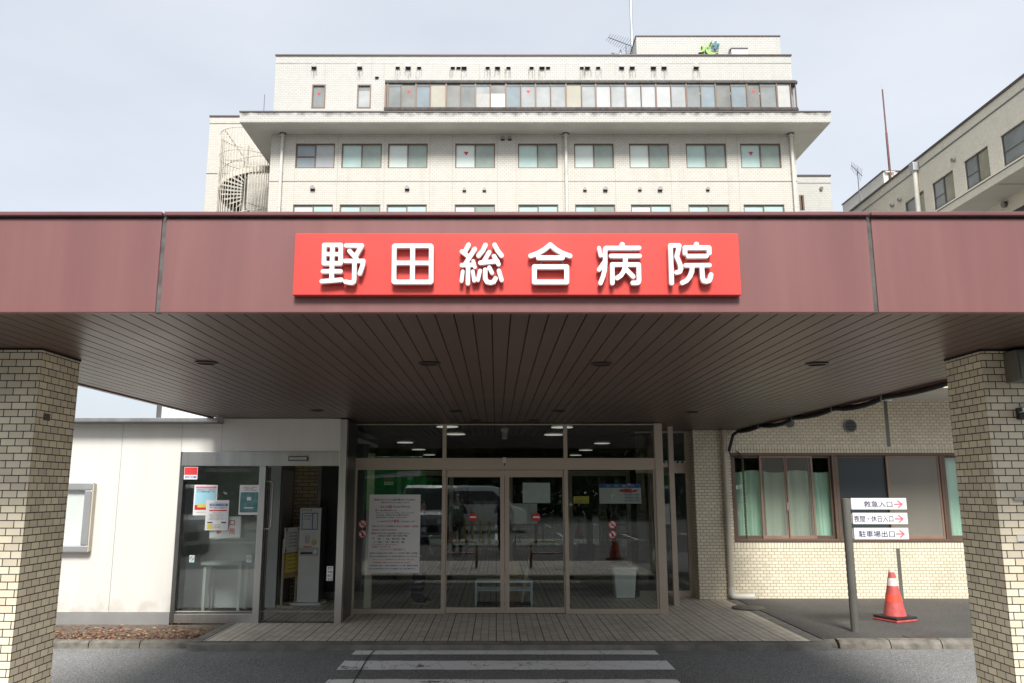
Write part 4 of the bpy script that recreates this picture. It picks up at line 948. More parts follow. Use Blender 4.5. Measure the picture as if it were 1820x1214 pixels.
# ================================================================== TILED WING (right of the entrance)
BY = 13.65
wx0 = WX(1238, 930, BY); wz0, wz1 = WZ(963, BY), WZ(805, BY)
a0, a1, b1, c1 = WX(1302, 880, BY), WX(1489, 880, BY), WX(1682, 880, BY), WX(1900, 880, BY)
wg = thing('tiled_wing', 'cream tiled ground floor wing with brown framed windows right of the entrance', 'building', (6, BY, 0))
EZ = 3.23
m = MB(); f = lambda u, v, d: (u, BY+d, v)
wall_holes(m, f, wx0, 4.125, -.15, SOF-.003, [(a0, 4.1249, wz0, wz1)] if a0 < 4.12 else [], .12)
wall_holes(m, f, 4.125, 14, -.15, EZ, [(max(a0, 4.125), c1, wz0, wz1)], .12)
m.quad((wx0,BY+.28,-.15),(wx0,BY,-.15),(wx0,BY,SOF-.003),(wx0,BY+.28,SOF-.003)); m.quad((14,BY,-.15),(14,20,-.15),(14,20,EZ),(14,BY,EZ))
m.build('wall', M['wing_tile'], wg)
m = MB(); m.box(a0-.02, c1+.02, BY-.006, BY-.0005, wz1+.002, wz1+.102); m.box(a0-.02, c1+.02, BY-.006, BY-.0005, wz0-.102, wz0-.002); m.build('soldier_course', M['soldier_tile'], wg)
m = MB(); xj = WX(1577, 760, BY); m.box(xj-.03, xj+.03, BY-.004, BY-.0005, wz1+.104, EZ-.002); m.build('movement_joint', M['post'], wg); m = MB(); m.box(xj-.03, xj+.03, BY-.004, BY-.0005, -.1, wz0-.104)
m.build('movement_joint', M['post'], wg)
m = MB(); m.quad((4.13,11.95,EZ),(14,11.95,EZ),(14,BY-.001,EZ),(4.13,BY-.001,EZ)); m.build('eave_soffit', M['soffit_conc'], wg)
m = MB(); m.box(4.13, 14, 11.90, 12.06, EZ+.001, EZ+.46); m.box(3.31, 4.129, 11.90, 12.06, CTOP+.01, EZ+.46); m.box(3.31, 4.3, 12.061, 16, EZ+.15, EZ+.46); m.build('eave_fascia_with_sun_stop', M['soldier_tile'], wg)  # boxes above the canopy are added out of view to block stray sun
m = MB(); m.box(3.30, 14.01, 11.87, 20, EZ+.462, EZ+.50); m.build('eave_coping', M['coping'], wg)
for px, py, r_ in ((1511, 757, .108), (1404, 752, .075)):
    q = W(px, py, BY-.02); m = MB(); m.disc_y((q[0], 0, q[2]), r_, BY-.035, BY-.0005, 28); m.mat(1); m.disc_y((q[0], 0, q[2]), r_*.84, BY-.037, BY-.0355, 28); m.mat(0)
    for k in range(-3, 4):
        hw = math.sqrt(max(0, (r_*.82)**2-(k*r_*.23)**2)); m.box(q[0]-hw, q[0]+hw, BY-.043, BY-.0375, q[2]+k*r_*.23-.004, q[2]+k*r_*.23+.004)
    m.build('louvre_vent', [M['steel_dark'], M['groove']], wg, smooth=False)
# windows
fw = .045
def wing_window(x0, x1, sashes):
    m = MB(); y0, y1 = BY-.012, BY+.085
    m.box(x0, x1, y0, y1, wz1-fw, wz1-.001); m.box(x0, x1, y0-.012, y1, wz0+.001, wz0+fw); m.box(x0, x0+fw, y0, y1, wz0+fw+.0005, wz1-fw-.0005); m.box(x1-fw, x1, y0, y1, wz0+fw+.0005, wz1-fw-.0005)
    w_ = m.build('window', M['brown_frame'], wg, bevel=.003)
    for (u0, u1, dy, mt) in sashes:
        s = MB(); st = .032; yy = BY+dy
        za, zb = wz0+fw+.002, wz1-fw-.002
        s.box(u0, u0+st, yy, yy+.028, za, zb); s.box(u1-st, u1, yy, yy+.028, za, zb); s.box(u0+st, u1-st, yy+.001, yy+.027, za, za+.05); s.box(u0+st, u1-st, yy+.001, yy+.027, zb-.035, zb)
        s.build('sash', M['brown_light'] if dy < .03 else M['brown_frame'], w_, bevel=.002)
        MB().box(u0+st, u1-st, yy+.011, yy+.016, za+.05, zb-.035).build('pane', M[mt], w_)
    return w_
X8 = lambda p: WX(p, 880, BY)
wA = wing_window(a0, a1-.02, [(a0+fw+.001, X8(1361), .050, 'glass_window'), (X8(1353), X8(1402), .012, 'glass_frost'), (X8(1397), X8(1448), .012, 'glass_frost'), (X8(1441), a1-.021-fw, .050, 'glass_window')])
m = MB(); q = W(1400, 900, BY+.01); m.box(q[0]-.008, q[0]+.008, BY-.004, BY+.0118, q[2]-.06, q[2]+.06); m.build('latch', M['galv'], wA)
wB = wing_window(a1-.019, b1-.02, [(a1-.018+fw, X8(1588), .050, 'glass_slate'), (X8(1580), b1-.021-fw, .012, 'glass_haze')])
wC = wing_window(b1-.019, c1, [(b1-.018+fw, b1+.9, .050, 'glass_window'), (b1+.87, c1-fw-.001, .012, 'glass_frost')])
m = MB(); m.box(wx0+.02, 14, 17.2, 17.3, -.1, EZ); m.box(wx0+.02, wx0+.1, BY+.3, 17.2, -.1, SOF); m.box(13.9, 14, BY+.15, 17.2, -.1, EZ); m.box(wx0+.02, 14, BY+.13, 17.3, 2.62, 2.7); m.quad((wx0,BY+.13,.1),(14,BY+.13,.1),(14,17.2,.1),(wx0,17.2,.1))
m.build('room_lining', M['room_dark'], wg)
def curtain(label, x0, x1, z0, z1, y, mat, folds):
    m = MB(); n = int(folds*14); cols = []
    for i in range(n+1):
        u = i/n; ph = u*folds*6.283; row = []
        for k in range(7):
            v = k/6; am = .030*(1-.35*v)*(1+.4*math.sin(u*9))
            row.append((x0+(x1-x0)*u+.012*math.sin(ph*.5+v*2), y+am*math.sin(ph+.6*math.sin(v*3+u*5)), z0+(z1-z0)*v-.02*math.sin(ph*.25)*(1 if k == 6 else 0)))
        cols.append(row)
    nv = len(m.v)
    for r_ in cols: m.v += r_
    for i in range(n):
        for k in range(6): a = nv+i*7+k; m.f.append((a, a+7, a+8, a+1)); m.m.append(0)
    return tag(m.build('curtain', mat, smooth=True), label, 'curtain')
curtain('mint green curtain drawn behind the leftmost window of the tiled wing', a0-.14, a1+.16, wz0-.02, WZ(838, BY+.2), BY+.20, M['curtain_green'], 11)
curtain('mint green curtain behind the window half hidden by the right pillar', b1-.02, c1-.1, wz0-.02, wz1-.05, BY+.22, M['curtain_green'], 7)
curtain('narrow cream curtain gathered behind the frosted pane of the middle window', X8(1641), X8(1662), wz0, wz1-.08, BY+.28, M['curtain_cream'], 2)
q = W(1488, 850, BY+.15)
m = MB(); m.box(X8(1493), X8(1499), BY+.17, BY+.18, wz0+.55, wz1-.1); tag(m.build('blind_edge', M['white_strip']), 'bright edge of a white blind at the left of the middle window', 'blind')
q = W(1650, 925, BY+.45); m = MB(); m.lathe([(.11,-.2),(.12,.0),(.08,.18),(.04,.22)], (q[0]-.25, BY+.45, wz0+.28), 16); tag(m.build('lamp_shade', M['curtain_cream'], smooth=True), 'blurred cream lamp behind the frosted pane of the middle window', 'lamp')

# downpipe at the corner
xp = WX(1288, 800, BY-.08)
t = thing('downpipe', 'beige downpipe on the tiled corner with an elbow at the footway', 'downpipe', (xp, BY-.06, 0))
m = MB(); m.tube([(xp, BY-.065, SOF-.002), (xp, BY-.065, .16)], .046, 16); m.build('pipe', M['pipe'], t, smooth=True)
m = MB(); m.tube([(xp, BY-.065, .20), (xp, BY-.065, .10), (xp+.02, BY-.07, .06), (xp+.07, BY-.08, .052), (xp+.36, BY-.09, .05)], .054, 14); m.build('elbow', M['pipe_white'], t, smooth=True)
for zz in (1.95, 1.25, .62):
    m = MB(); m.lathe([(.047,-.012),(.053,-.012),(.053,.012),(.047,.012)], (xp, BY-.065, zz), 16); m.box(xp-.062, xp+.062, BY-.07, BY-.062, zz-.009, zz+.009); m.build('clamp', M['pipe'], t)

# black cable bundle along the canopy edge
t = thing('cable_bundle', 'thick black cable sagging in loops along the right edge of the canopy soffit', 'cable', (CX1-.02, 10, SOF-.03))
kp = [(1690,676,4.10,7.35), (1572,703,4.08,0), (1483,725,4.06,0), (1412,744,4.05,0), (1352,757,4.04,0), (1305,770,4.03,0)]
pts = []; hang = []
for px, py, X, _ in kp:
    q = SX(px, py-4, X); pts.append(Vector((X, q[1], min(q[2], SOF-.02))))
path = []
for i in range(len(pts)-1):
    a, c = pts[i], pts[i+1]; sag = [.02,.045,.03,.05,.03][i]
    for k in range(8):
        u = k/8; p = a.lerp(c, u); p.z -= sag*4*u*(1-u); path.append(p)
e_ = pts[-1]; path += [e_, e_+Vector((-.10,.35,-.07)), e_+Vector((-.17,.42,-.30)), e_+Vector((-.18,.42,-.34))]
for p in path: p.y = min(p.y, BY-.14)
m = MB(); m.tube(path, .026, 10); m.build('main_cable', M['rubber'], t, smooth=True)
m = MB(); m.tube([p+Vector((.030, 0, .030)) for i, p in enumerate(path[:-3])], .014, 8); m.build('thin_cable', M['rubber'], t, smooth=True)
m = MB()
lp = [Vector((e_.x+dx, BY-.14+.02*k, e_.z+dz)) for k, (dx, dz) in enumerate(((-.16,-.30),(-.17,-.36),(-.13,-.42),(-.03,-.44),(.03,-.38),(-.03,-.33)))]
m.tube(lp, .010, 8); m.build('cable_tail', M['rubber'], t, smooth=True)
for p in pts[1:-1]:
    m = MB(); m.box(p.x-.045, p.x+.06, p.y-.012, p.y+.012, p.z-.04, p.z-.034); m.box(p.x-.045, p.x-.039, p.y-.012, p.y+.012, p.z-.033, SOF-.001); m.box(p.x+.054, p.x+.06, p.y-.012, p.y+.012, p.z-.033, SOF-.001); m.build('strap', M['grey_trim'], t)

# ------------------------------------------------------------------ direction sign, cone
g = G(1522, 1123, .015); DX, DY = 4.457, g[1]
t = thing('direction_sign', 'grey post carrying three white arrow panels of directions on the side footway', 'sign', (DX, DY, .015))
ptop = WZ(886, DY)
m = MB(); m.tube([(DX, DY, .015), (DX, DY, ptop-.006)], .051, 22); m.lathe([(.051, 0), (.046, .006), (.0001, .008)], (DX, DY, ptop-.006), 22); m.build('post', M['post'], t, smooth=True)
PYS = DY-.03
texts = [((1513,885.3,1611.2,905.5), ('救急入口', 1535,1586,890.4,901.8), (1588.3,1603.6,889.8,902.8)),
         ((1516,911.6,1613.2,931.6), ('夜間・休日入口', 1518,1587.6,916.3,927.9), (1590.2,1605.2,915.8,928.8)),
         ((1518.5,938.3,1615,958.6), ('駐車場出口', 1526.7,1590,943.2,955), (1592.3,1607.2,942.4,955.6))]
for (x0p,y0p,x1p,y1p), (s, tx0, tx1, ty0, ty1), (ar0, ar1, ay0, ay1) in texts:
    xm = [WX(p, (y0p+y1p)/2, PYS) for p in (x0p, x1p)]; z0, z1 = WZ(y1p, PYS), WZ(y0p, PYS)
    p = MB(); p.box(xm[0], xm[1], PYS, PYS+.02, z0, z1); p = p.build('arrow_panel', M['acrylic'], t, bevel=.002)
    m = MB(); m.box(DX+.045, xm[0]+.03, PYS+.0205, PYS+.05, z0+.01, z1-.01); m.build('bracket', M['grey_trim'], t)
    m = MB(); add_text(m, s, WX((tx0+tx1)/2, (ty0+ty1)/2, PYS), WZ((ty0+ty1)/2, PYS), PYS-.0015, width=WX(tx1,900,PYS)-WX(tx0,900,PYS), height=WZ(ty0,PYS)-WZ(ty1,PYS), bold=.012)
    m.build('lettering', M['navy'], p)
    q0, q1 = WX(ar0, 900, PYS), WX(ar1, 900, PYS); zc_ = (WZ(ay0,PYS)+WZ(ay1,PYS))/2; hh = (WZ(ay0,PYS)-WZ(ay1,PYS))/2; th = .0085; y = PYS-.0016
    off = (WX(1600,(y0p+y1p)/2,PYS)-WX(1600,900,PYS)); q0 += off; q1 += off
    m = MB(); m.quad((q0,y,zc_-th),(q1-.012,y,zc_-th),(q1-.012,y,zc_+th),(q0,y,zc_+th))
    for sg_ in (1, -1):
        bx_, bz_ = q1-.060, zc_+sg_*hh; L_ = math.hypot(q1-bx_, hh); nx, nz = sg_*hh/L_*th, (q1-bx_)/L_*th
        m.quad((bx_-nx, y-.0004*(sg_+2), bz_-nz), (q1-nx, y-.0004*(sg_+2), zc_-nz), (q1+nx, y-.0004*(sg_+2), zc_+nz), (bx_+nx, y-.0004*(sg_+2), bz_+nz))
    m.build('arrow', M['pink_ink'], p)
g = G(1599, 1103, .03); cx, cy = g[0]-.01, g[1]+.1
t = thing('traffic_cone', 'faded red traffic cone with dirty white band and black weight on the footway', 'traffic cone', (cx, cy, .015), rz=R(24), local=True)
m = MB(); m.box(-.19, .19, -.19, .19, 0, .035); m.build('base', M['cone_red'], t, bevel=.012)
m = MB(); m.box(-.192, .192, -.192, .192, .037, .066); m.build('weight_ring', M['rubber'], t, bevel=.008)
Hc = .66; rr_ = lambda z: .146-(.146-.032)*(z-.069)/(Hc-.069)
for nm, za, zb, mt in (('body', .069, .25, 'cone_red'), ('band', .25, .345, 'cone_bright'), ('body', .345, .455, 'cone_red'), ('band', .455, .555, 'cone_white'), ('body', .555, .632, 'cone_red'), ('cap', .632, Hc, 'cone_white')):
    m = MB(); e2 = .0015 if nm == 'band' else 0
    prof = [(rr_(za)+e2, za), (rr_((za+zb)/2)+e2, (za+zb)/2), (rr_(zb)+e2, zb)]
    rs = [[(r_*math.cos(6.28319*j/28), r_*math.sin(6.28319*j/28), z) for j in range(28)] for r_, z in prof]; m.rings(rs, caps=(nm == 'cap')); m.build(nm, M[mt], t, smooth=True)

# ================================================================== HOSPITAL TOWER
TY = 41.0
def tx(x, y=235): return WX(x, y, TY)
def tz(y): return WZ(y, TY)
tX0, tX1 = tx(483), tx(1411)
tw = thing('hospital_tower', 'cream tiled multi storey hospital block rising behind the canopy', 'building', (2, TY, 0))
f = lambda u, v, d: (u, TY+d, v)
Zs0, Zs1 = tz(237), WZ(198, TY-1.45)           # overhanging slab
Ztop = tz(99.5)
rowpx = [(525,595),(607,678.5),(689.5,760),(809,880),(920.5,991),(1020.5,1091),(1118.5,1189.5),(1219.5,1291),(1316.5,1388)]
wz_a = (tz(299), tz(255)); dzs = tz(255)-tz(363.5)
wins = [(WX(a, 277, TY), WX(c, 277, TY)) for a, c in rowpx]
holes = [(a, c, wz_a[0]-k*dzs, wz_a[1]-k*dzs) for k in range(3) for a, c in wins]
m = MB(); wall_holes(m, f, tX0, tX1, 0, Zs0, holes, .13)
m.quad((tX0,TY+16,0),(tX0,TY,0),(tX0,TY,Zs0),(tX0,TY+16,Zs0)); m.quad((tX1,TY,0),(tX1,TY+16,0),(tX1,TY+16,Zs0),(tX1,TY,Zs0))
m.build('lower_wall', M['tower_tile'], tw)
# upper storey
uX0, uX1 = WX(488.5, 150, TY), WX(1406.5, 120, TY)
slit = [(WX(554,170,TY), WX(578.5,170,TY), tz(192.5), tz(150)), (WX(634.5,170,TY), WX(659.5,170,TY), tz(192.5), tz(150))]
m = MB(); wall_holes(m, f, uX0, uX1, Zs1-.1, Ztop, slit, .13)
m.quad((uX0,TY+16,Zs1-.1),(uX0,TY,Zs1-.1),(uX0,TY,Ztop),(uX0,TY+16,Ztop)); m.quad((uX1,TY,Zs1-.1),(uX1,TY+16,Zs1-.1),(uX1,TY+16,Ztop),(uX1,TY,Ztop))
m.quad((uX0,TY,Ztop-.12),(uX1,TY,Ztop-.12),(uX1,TY+16,Ztop-.12),(uX0,TY+16,Ztop-.12))
m.build('upper_wall', M['tower_tile_pale'], tw)
m = MB(); m.box(uX0-.05, uX1+.05, TY-.06, TY+.3, Ztop, Ztop+.075); m.box(uX0-.05, uX0+.3, TY+.301, TY+16, Ztop, Ztop+.075); m.box(uX1-.3, uX1+.05, TY+.301, TY+16, Ztop, Ztop+.075)
n = 9
for i in range(1, n): x = uX0+(uX1-uX0)*i/n; m.box(x-.02, x+.02, TY-.066, TY+.1, Ztop-.004, Ztop+.08)
m.build('parapet_coping', M['coping'], tw)
zj = tz(112.5); m = MB(); m.box(uX0, uX1, TY-.006, TY-.001, zj-.025, zj+.025); m.build('wall_groove', M['steel_dark'], tw)
zj = tz(322.5); m = MB(); m.box(tX0, tX1, TY-.006, TY-.001, zj-.022, zj+.022); m.build('wall_groove', M['steel_dark'], tw)
fine = pbr('fine_joint', (.42,.39,.33), .8)
m = MB()
for px in (524, 600, 683, 764, 804, 884, 917, 1000, 1093, 1192, 1293, 1312):
    x = tx(px, 300); m.box(x-.012, x+.012, TY-.003, TY-.0008, 0, zj-.03); m.box(x-.012, x+.012, TY-.003, TY-.0008, zj+.03, Zs0-.01)
m.build('panel_joint', fine, tw)
m = MB()
for px in (578, 660, 683, 768, 852, 960, 1005, 1093, 1166, 1244, 1321):
    x = WX(px, 125, TY); m.box(x-.012, x+.012, TY-.003, TY-.0008, tz(143), tz(113.5))
m.build('panel_joint', fine, tw)
# slab, with black mildew creeping down from its coping
sY0 = TY-1.45; sl0, sl1 = WX(426, 207, sY0), WX(1476.5, 207, sY0)
zs = WZ(216.5, sY0)
m = MB(); m.box(sl0, sl1, sY0, sY0+.18, zs, Zs1-.05); m.box(sl0, sl0+.18, sY0+.181, TY+12, zs, Zs1-.05); m.box(sl1-.18, sl1, sY0+.181, TY+6, zs, Zs1-.05); m.build('slab_edge', mildew(M['tower_tile_pale'], Zs1-.05, .50), tw)
m = MB(); m.box(sl0+.02, sl1-.02, sY0+.02, TY-.001, zs-.035, zs-.001); m.box(sl0+.02, tX0-.001, TY, TY+12, zs-.035, zs-.001); m.box(tX1+.001, sl1-.02, TY, TY+6, zs-.035, zs-.001); m.build('slab_soffit', M['soffit_conc'], tw)
m = MB(); m.box(sl0+.1, sl1-.1, sY0+.19, TY+6, zs+.001, Zs1-.06); m.box(sl0+.1, tX0, TY+6.01, TY+12, zs+.001, Zs1-.06); m.build('slab_top', M['concrete'], tw)
m = MB(); m.box(sl0-.03, sl1+.03, sY0-.03, sY0+.2, Zs1-.049, Zs1+.02); m.box(sl0-.03, sl0+.2, sY0+.201, TY+12, Zs1-.049, Zs1+.02); m.box(sl1-.2, sl1+.03, sY0+.201, TY+6, Zs1-.049, Zs1+.02); m.build('slab_coping', M['coping'], tw)
m = MB(); m.box(sl0+.02, sl1-.02, sY0-.008, sY0-.001, zs+.0, zs+.05); m.build('slab_drip', M['tower_tile'], tw)
# two-pane windows
def tri(par, cx, cz, y, s=.13, f=None):
    m = MB()
    P_ = f or (lambda u, v, d: (u, y+d, v))
    m.face([P_(cx-s, cz+s*.75, 0), P_(cx, cz-s*.8, 0), P_(cx+s, cz+s*.75, 0)]); m.build('red_marker', M['red_ink'], par)
def tower_window(x0, x1, z0, z1, pl, pr, y=TY, mark=None, mid=None, transom=False):
    m = MB(); a = .06; ya, yb = y+.05, y+.14; xm = (x0+x1)/2+(mid or 0)
    m.box(x0+.002, x1-.002, ya, yb, z1-a, z1-.002); m.box(x0+.002, x1-.002, ya-.03, yb, z0+.002, z0+a); m.box(x0+.002, x0+a, ya, yb, z0+a+.001, z1-a-.001); m.box(x1-a, x1-.002, ya, yb, z0+a+.001, z1-a-.001)
    m.box(xm-.035, xm+.035, ya+.01, yb, z0+a+.001, z1-a-.001)
    if transom: m.box(x0+a+.001, xm-.036, ya+.02, yb, z0+(z1-z0)*.47, z0+(z1-z0)*.51)
    w_ = m.build('window', M['brown_frame'], tw)
    MB().box(x0+a, xm-.035, y+.115, y+.125, z0+a, z1-a).build('pane', M[pl], w_); MB().box(xm+.035, x1-a, y+.095, y+.105, z0+a, z1-a).build('pane', M[pr], w_)
    if mark: tri(w_, (x0+xm)/2+mark, z0+(z1-z0)*.62, y+.09)
    return w_
L_ = ['blue_pane','mint_pane','mint_white','mint_white','mint_pane','mint_white','mint_white','mint_pane','mint_pane']; R_ = ['white_blind','sage_pane','sage_pane','sage_pane','sage_pane','sage_pane','sage_pane','sage_pane','sage_pane']
for k in range(3):
    for i, (a, c) in enumerate(wins):
        tower_window(a, c, wz_a[0]-k*dzs, wz_a[1]-k*dzs, (L_[i] if k == 0 else ('mint_pane' if i % 3 else 'mint_white')), (R_[i] if k == 0 else ('sage_pane' if i % 2 else 'mint_pane')), mark=({0:.0, 3:.05, 5:.0, 8:.05}.get(i) if k == 0 else None), transom=(k == 0 and i == 0))
for i, (a, c, z0, z1) in enumerate(slit):
    m = MB(); e = .07; y = TY
    m.box(a+.002, c-.002, y-.01, y+.14, z1-e, z1-.002); m.box(a+.002, c-.002, y-.02, y+.14, z0+.002, z0+e); m.box(a+.002, a+e, y-.01, y+.14, z0+e+.001, z1-e-.001); m.box(c-e, c-.002, y-.01, y+.14, z0+e+.001, z1-e-.001)
    w_ = m.build('window', M['brown_frame'], tw)
    if i == 0: MB().box(a+e, c-e, y+.08, y+.09, z0+e, z1-e).build('pane', M['grey_pane'], w_); tri(w_, (a+c)/2, z0+(z1-z0)*.62, y+.07, .11)
    else: MB().box(a+e, c-e, y+.08, y+.09, z0+e, z0+(z1-z0)*.75).build('pane', M['white_blind'], w_); MB().box(a+e, c-e, y+.082, y+.09, z0+(z1-z0)*.751, z1-e).build('pane', M['grey_pane'], w_)
# long projecting bay of windows on the upper storey
bY = TY-.42
bx0, bx1 = WX(683.5, 170, bY), WX(1416, 170, bY); bz0, bz1 = WZ(196, bY), WZ(143, bY); gz0, gz1 = WZ(190.5, bY), WZ(148.5, bY)
m = MB(); m.box(bx0, bx1+.02, bY-.06, TY-.001, gz1+.0, bz1); m.box(bx1+.021, bx1+.10, bY-.02, TY+.5, gz1, bz1-.02); m.build('bay_roof', M['bay_dark'], tw, bevel=.03)
m = MB(); m.box(bx0-.02, bx1+.03, bY-.03, TY-.001, gz0-.10, gz0); m.box(bx0-.02, bx1+.06, bY-.05, TY-.001, bz0, gz0-.102); m.build('bay_sill', M['bay_dark'], tw, bevel=.02)
m = MB(); m.box(bx0, bx0+.10, bY, TY-.001, gz0+.001, gz1-.001); m.build('bay_end', M['brown_frame'], tw)
bpx = [(689,'grey_pane',0),(713,'mesh_pane',1),(739,'blue_pane',0),(765,'cream_blind',0),(793,'mesh_pane',0),(819,'grey_pane',0),(845,'white_blind',0),(872,'mesh_pane',0),(899,'blue_pane',0),(926,'white_blind',1),(952,'white_blind',0),(979,'white_blind',0),(1006,'cream_blind',0),(1034,'white_blind',0),(1059,'pale_pane',0),(1086,'white_blind',0),(1112,'pale_pane',0),(1140,'pale_pane',0),(1166,'pale_pane',0),(1193,'white_blind',0),(1220,'grey_pane',0),(1246,'blue_pane',0),(1272,'mesh_pane',0),(1300,'blue_pane',0),(1328,'mesh_pane',1),(1352,'grey_pane',0),(1381,'white_strip',0),(1406,None,0)]
for i, (px, mt, mk) in enumerate(bpx):
    x = WX(px, 170, bY); m = MB(); wd = .05 if i % 2 else .085
    m.box(x-wd/2, x+wd/2, bY+(.0 if i % 2 else -.02), bY+.10, gz0+.001, gz1-.001); fr = m.build('bay_mullion', M['brown_frame'], tw)
    if mt is None: continue
    xn = WX(bpx[i+1][0], 170, bY)
    z0_ = gz0+.002
    MB().box(x+wd/2, xn-.043, bY+.05, bY+.058, z0_, gz1-.002).build('pane', M[mt], fr)
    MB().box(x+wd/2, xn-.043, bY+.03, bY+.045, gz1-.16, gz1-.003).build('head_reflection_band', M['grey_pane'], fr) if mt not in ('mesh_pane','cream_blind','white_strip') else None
    if mk: tri(fr, (x+xn)/2, gz0+(gz1-gz0)*.66, bY+.045, .11)
    if px in (872, 845):
        c_ = MB(); n = 24; rw = []
        for j in range(n+1):
            u = x+wd/2+(xn-.045-x-wd/2)*j/n; yy = bY+.036+.007*math.sin(j*1.9); rw.append((u, yy))
        for j in range(n): c_.quad((rw[j][0], rw[j][1], z0_), (rw[j+1][0], rw[j+1][1], z0_), (rw[j+1][0], rw[j+1][1], z0_+(gz1-gz0)*.58), (rw[j][0], rw[j][1], z0_+(gz1-gz0)*.58))
        c_.build('net_curtain', M['mint_white'] if px == 872 else M['white_strip'], fr)
    if px in (1220, 1272, 1328): MB().box(x+.1, xn+.75 if px != 1220 else xn+.2, bY+.062, bY+.07, gz0+(gz1-gz0)*.57, gz0+(gz1-gz0)*.63).build('ceiling_lamp', M['lamp'], fr)
x = bx1-.01; m = MB(); m.box(x-.05, x+.0, bY-.02, bY+.06, gz0+.001, gz1-.001); m.build('bay_mullion', M['brown_frame'], tw)
MB().box(x-.002, x+.008, bY+.061, TY-.002, gz0+.001, gz1-.001).build('bay_end_pane', M['glass_clear'], tw)
# vents
def hood(px, py, s, y0=TY):
    q = W(px, py, y0); m = MB(); r_ = .125*s; n = 10
    prof = [(q[0]+r_*math.cos(math.pi*j/n), q[2]+.02+r_*math.sin(math.pi*j/n)) for j in range(n+1)]
    prof += [(q[0]-r_, q[2]-r_*.9), (q[0]+r_, q[2]-r_*.9)]
    m.prism_y(prof[:n+1]+[(q[0]-r_, q[2]-.4*r_), (q[0]+r_, q[2]-.4*r_)], y0-.16*s, y0-.003)
    m.mat(1); m.prism_y([(q[0]-r_*.9, q[2]-.42*r_), (q[0]+r_*.9, q[2]-.42*r_), (q[0]+r_*.9, q[2]-r_*.95), (q[0]-r_*.9, q[2]-r_*.95)], y0-.06, y0-.003)
    m.build('vent_hood', [M['vent_steel'], M['black']], tw)
for px, s in ((558.4,1.1),(639.5,1.1),(707,.9),(725.6,1.15),(745,.9),(804.8,.9),(815,.9),(824.8,1.15),(866.7,.9),(884.3,1.1),(903.8,.9),(944.8,.9),(963.3,1.15),(974,.9),(1034,.85),(1044,1.1),(1063,.9),(1104.7,1.1),(1123.5,1.1),(1161,1.15),(1180,1.1),(1237,1.1)): hood(px, 119.5, s)
hood(670, 137, .8)
sm, t_, N_, L__, b_ = newmat('rain_stain'); b_.inputs['Base Color'].default_value = (.20,.17,.13,1); b_.inputs['Roughness'].default_value = .9
tc_ = N_.new('ShaderNodeTexCoord'); mp_ = N_.new('ShaderNodeMapping'); mp_.inputs['Scale'].default_value = (9,1,.8); nz_ = N_.new('ShaderNodeTexNoise'); nz_.inputs['Scale'].default_value = 2.2; nz_.inputs['Detail'].default_value = 6
mr_ = N_.new('ShaderNodeMapRange'); mr_.inputs['From Min'].default_value = .42; mr_.inputs['From Max'].default_value = .75; mr_.inputs['To Max'].default_value = .55
L__.new(tc_.outputs['Object'], mp_.inputs[0]); L__.new(mp_.outputs[0], nz_.inputs[0]); L__.new(nz_.outputs[0], mr_.inputs[0]); L__.new(mr_.outputs[0], b_.inputs['Alpha'])
rgs = random.Random(4)
for px in (558.4,639.5,707,725.6,745,804.8,824.8,866.7,884.3,903.8,944.8,963.3,1034,1044,1063,1104.7,1123.5,1161,1180,1237):
    m = MB()
    for dx in (-.13, .02, .14):
        x = WX(px, 122, TY)+dx+rgs.uniform(-.03, .03); wd_ = rgs.uniform(.03, .07); m.quad((x-wd_, TY-.004-.0003*rgs.random(), tz(123)-rgs.uniform(.35, .75)), (x+wd_, TY-.004, tz(123)-rgs.uniform(.3, .7)), (x+wd_, TY-.004, tz(122.5)), (x-wd_, TY-.004, tz(122.5)))
    m.build('rain_stain', sm, tw)
for px, py, s in ((556,335.5,1),(723.7,335.5,.95),(825.4,338,.75),(860.8,338,.75),(893.6,247,.85),(905.9,247,.85),(1039.5,337.5,.75),(1075.7,337,.95),(1137,337,.75),(1173,337,.95),(1257.7,337,.75)): hood(px, py, s)
# rain stains below the upper hoods are in the tile material; downpipes
for px in (502.5, 1005.5, 1405.5):
    x = WX(px, 240, TY-.12); m = MB(); m.tube([(x, TY-.12, zs-.04), (x, TY-.12, 0)], .085, 12); m.build('downpipe', M['pipe_white'], tw, smooth=True)
    m = MB(); m.lathe([(.17,-.10),(.10,-.16),(.10,.0),(.17,.0)], (x, TY-.12, zs-.05), 14); m.build('pipe_head', M['pipe_white'], tw)
    for zz in (Zs0-2.2, Zs0-4.2, Zs0-6.2): m = MB(); m.lathe([(.086,-.03),(.098,-.03),(.098,.03),(.086,.03)], (x, TY-.12, zz), 12); m.build('pipe_collar', M['pipe_white'], tw)
# penthouse
pY = TY+1.0; p0, p1 = WX(1131, 80, pY), WX(1386.5, 80, pY); pzt = WZ(63.5, pY)
m = MB(); m.box(p0, p1, pY, pY+7, Ztop-.119, pzt-.06); m.build('penthouse_wall', M['tower_tile_pale'], tw)
m = MB(); m.box(p0-.04, p1+.04, pY-.04, pY+7.04, pzt-.059, pzt+.01); m.build('penthouse_coping', M['coping'], tw)
q0, q1 = WX(1300, 90, pY-.4), WX(1328.5, 90, pY-.4); m = MB(); m.box(q0, q1, pY-.4, pY-.01, Ztop, WZ(87, pY-.4)); m.mat(1); m.box(q0-.03, q1+.03, pY-.43, pY-.005, WZ(87, pY-.4)+.001, WZ(86, pY-.4)+.03); m.build('roof_hatch', [M['white_panel'], M['coping']], tw)
a, c = W(1292, 98, pY-.5), W(1297, 88, pY-.2); m = MB(); m.tube([(a[0], pY-.5, Ztop), (c[0], pY-.2, c[2])], .05, 8); m.build('stay', M['steel_dark'], tw)
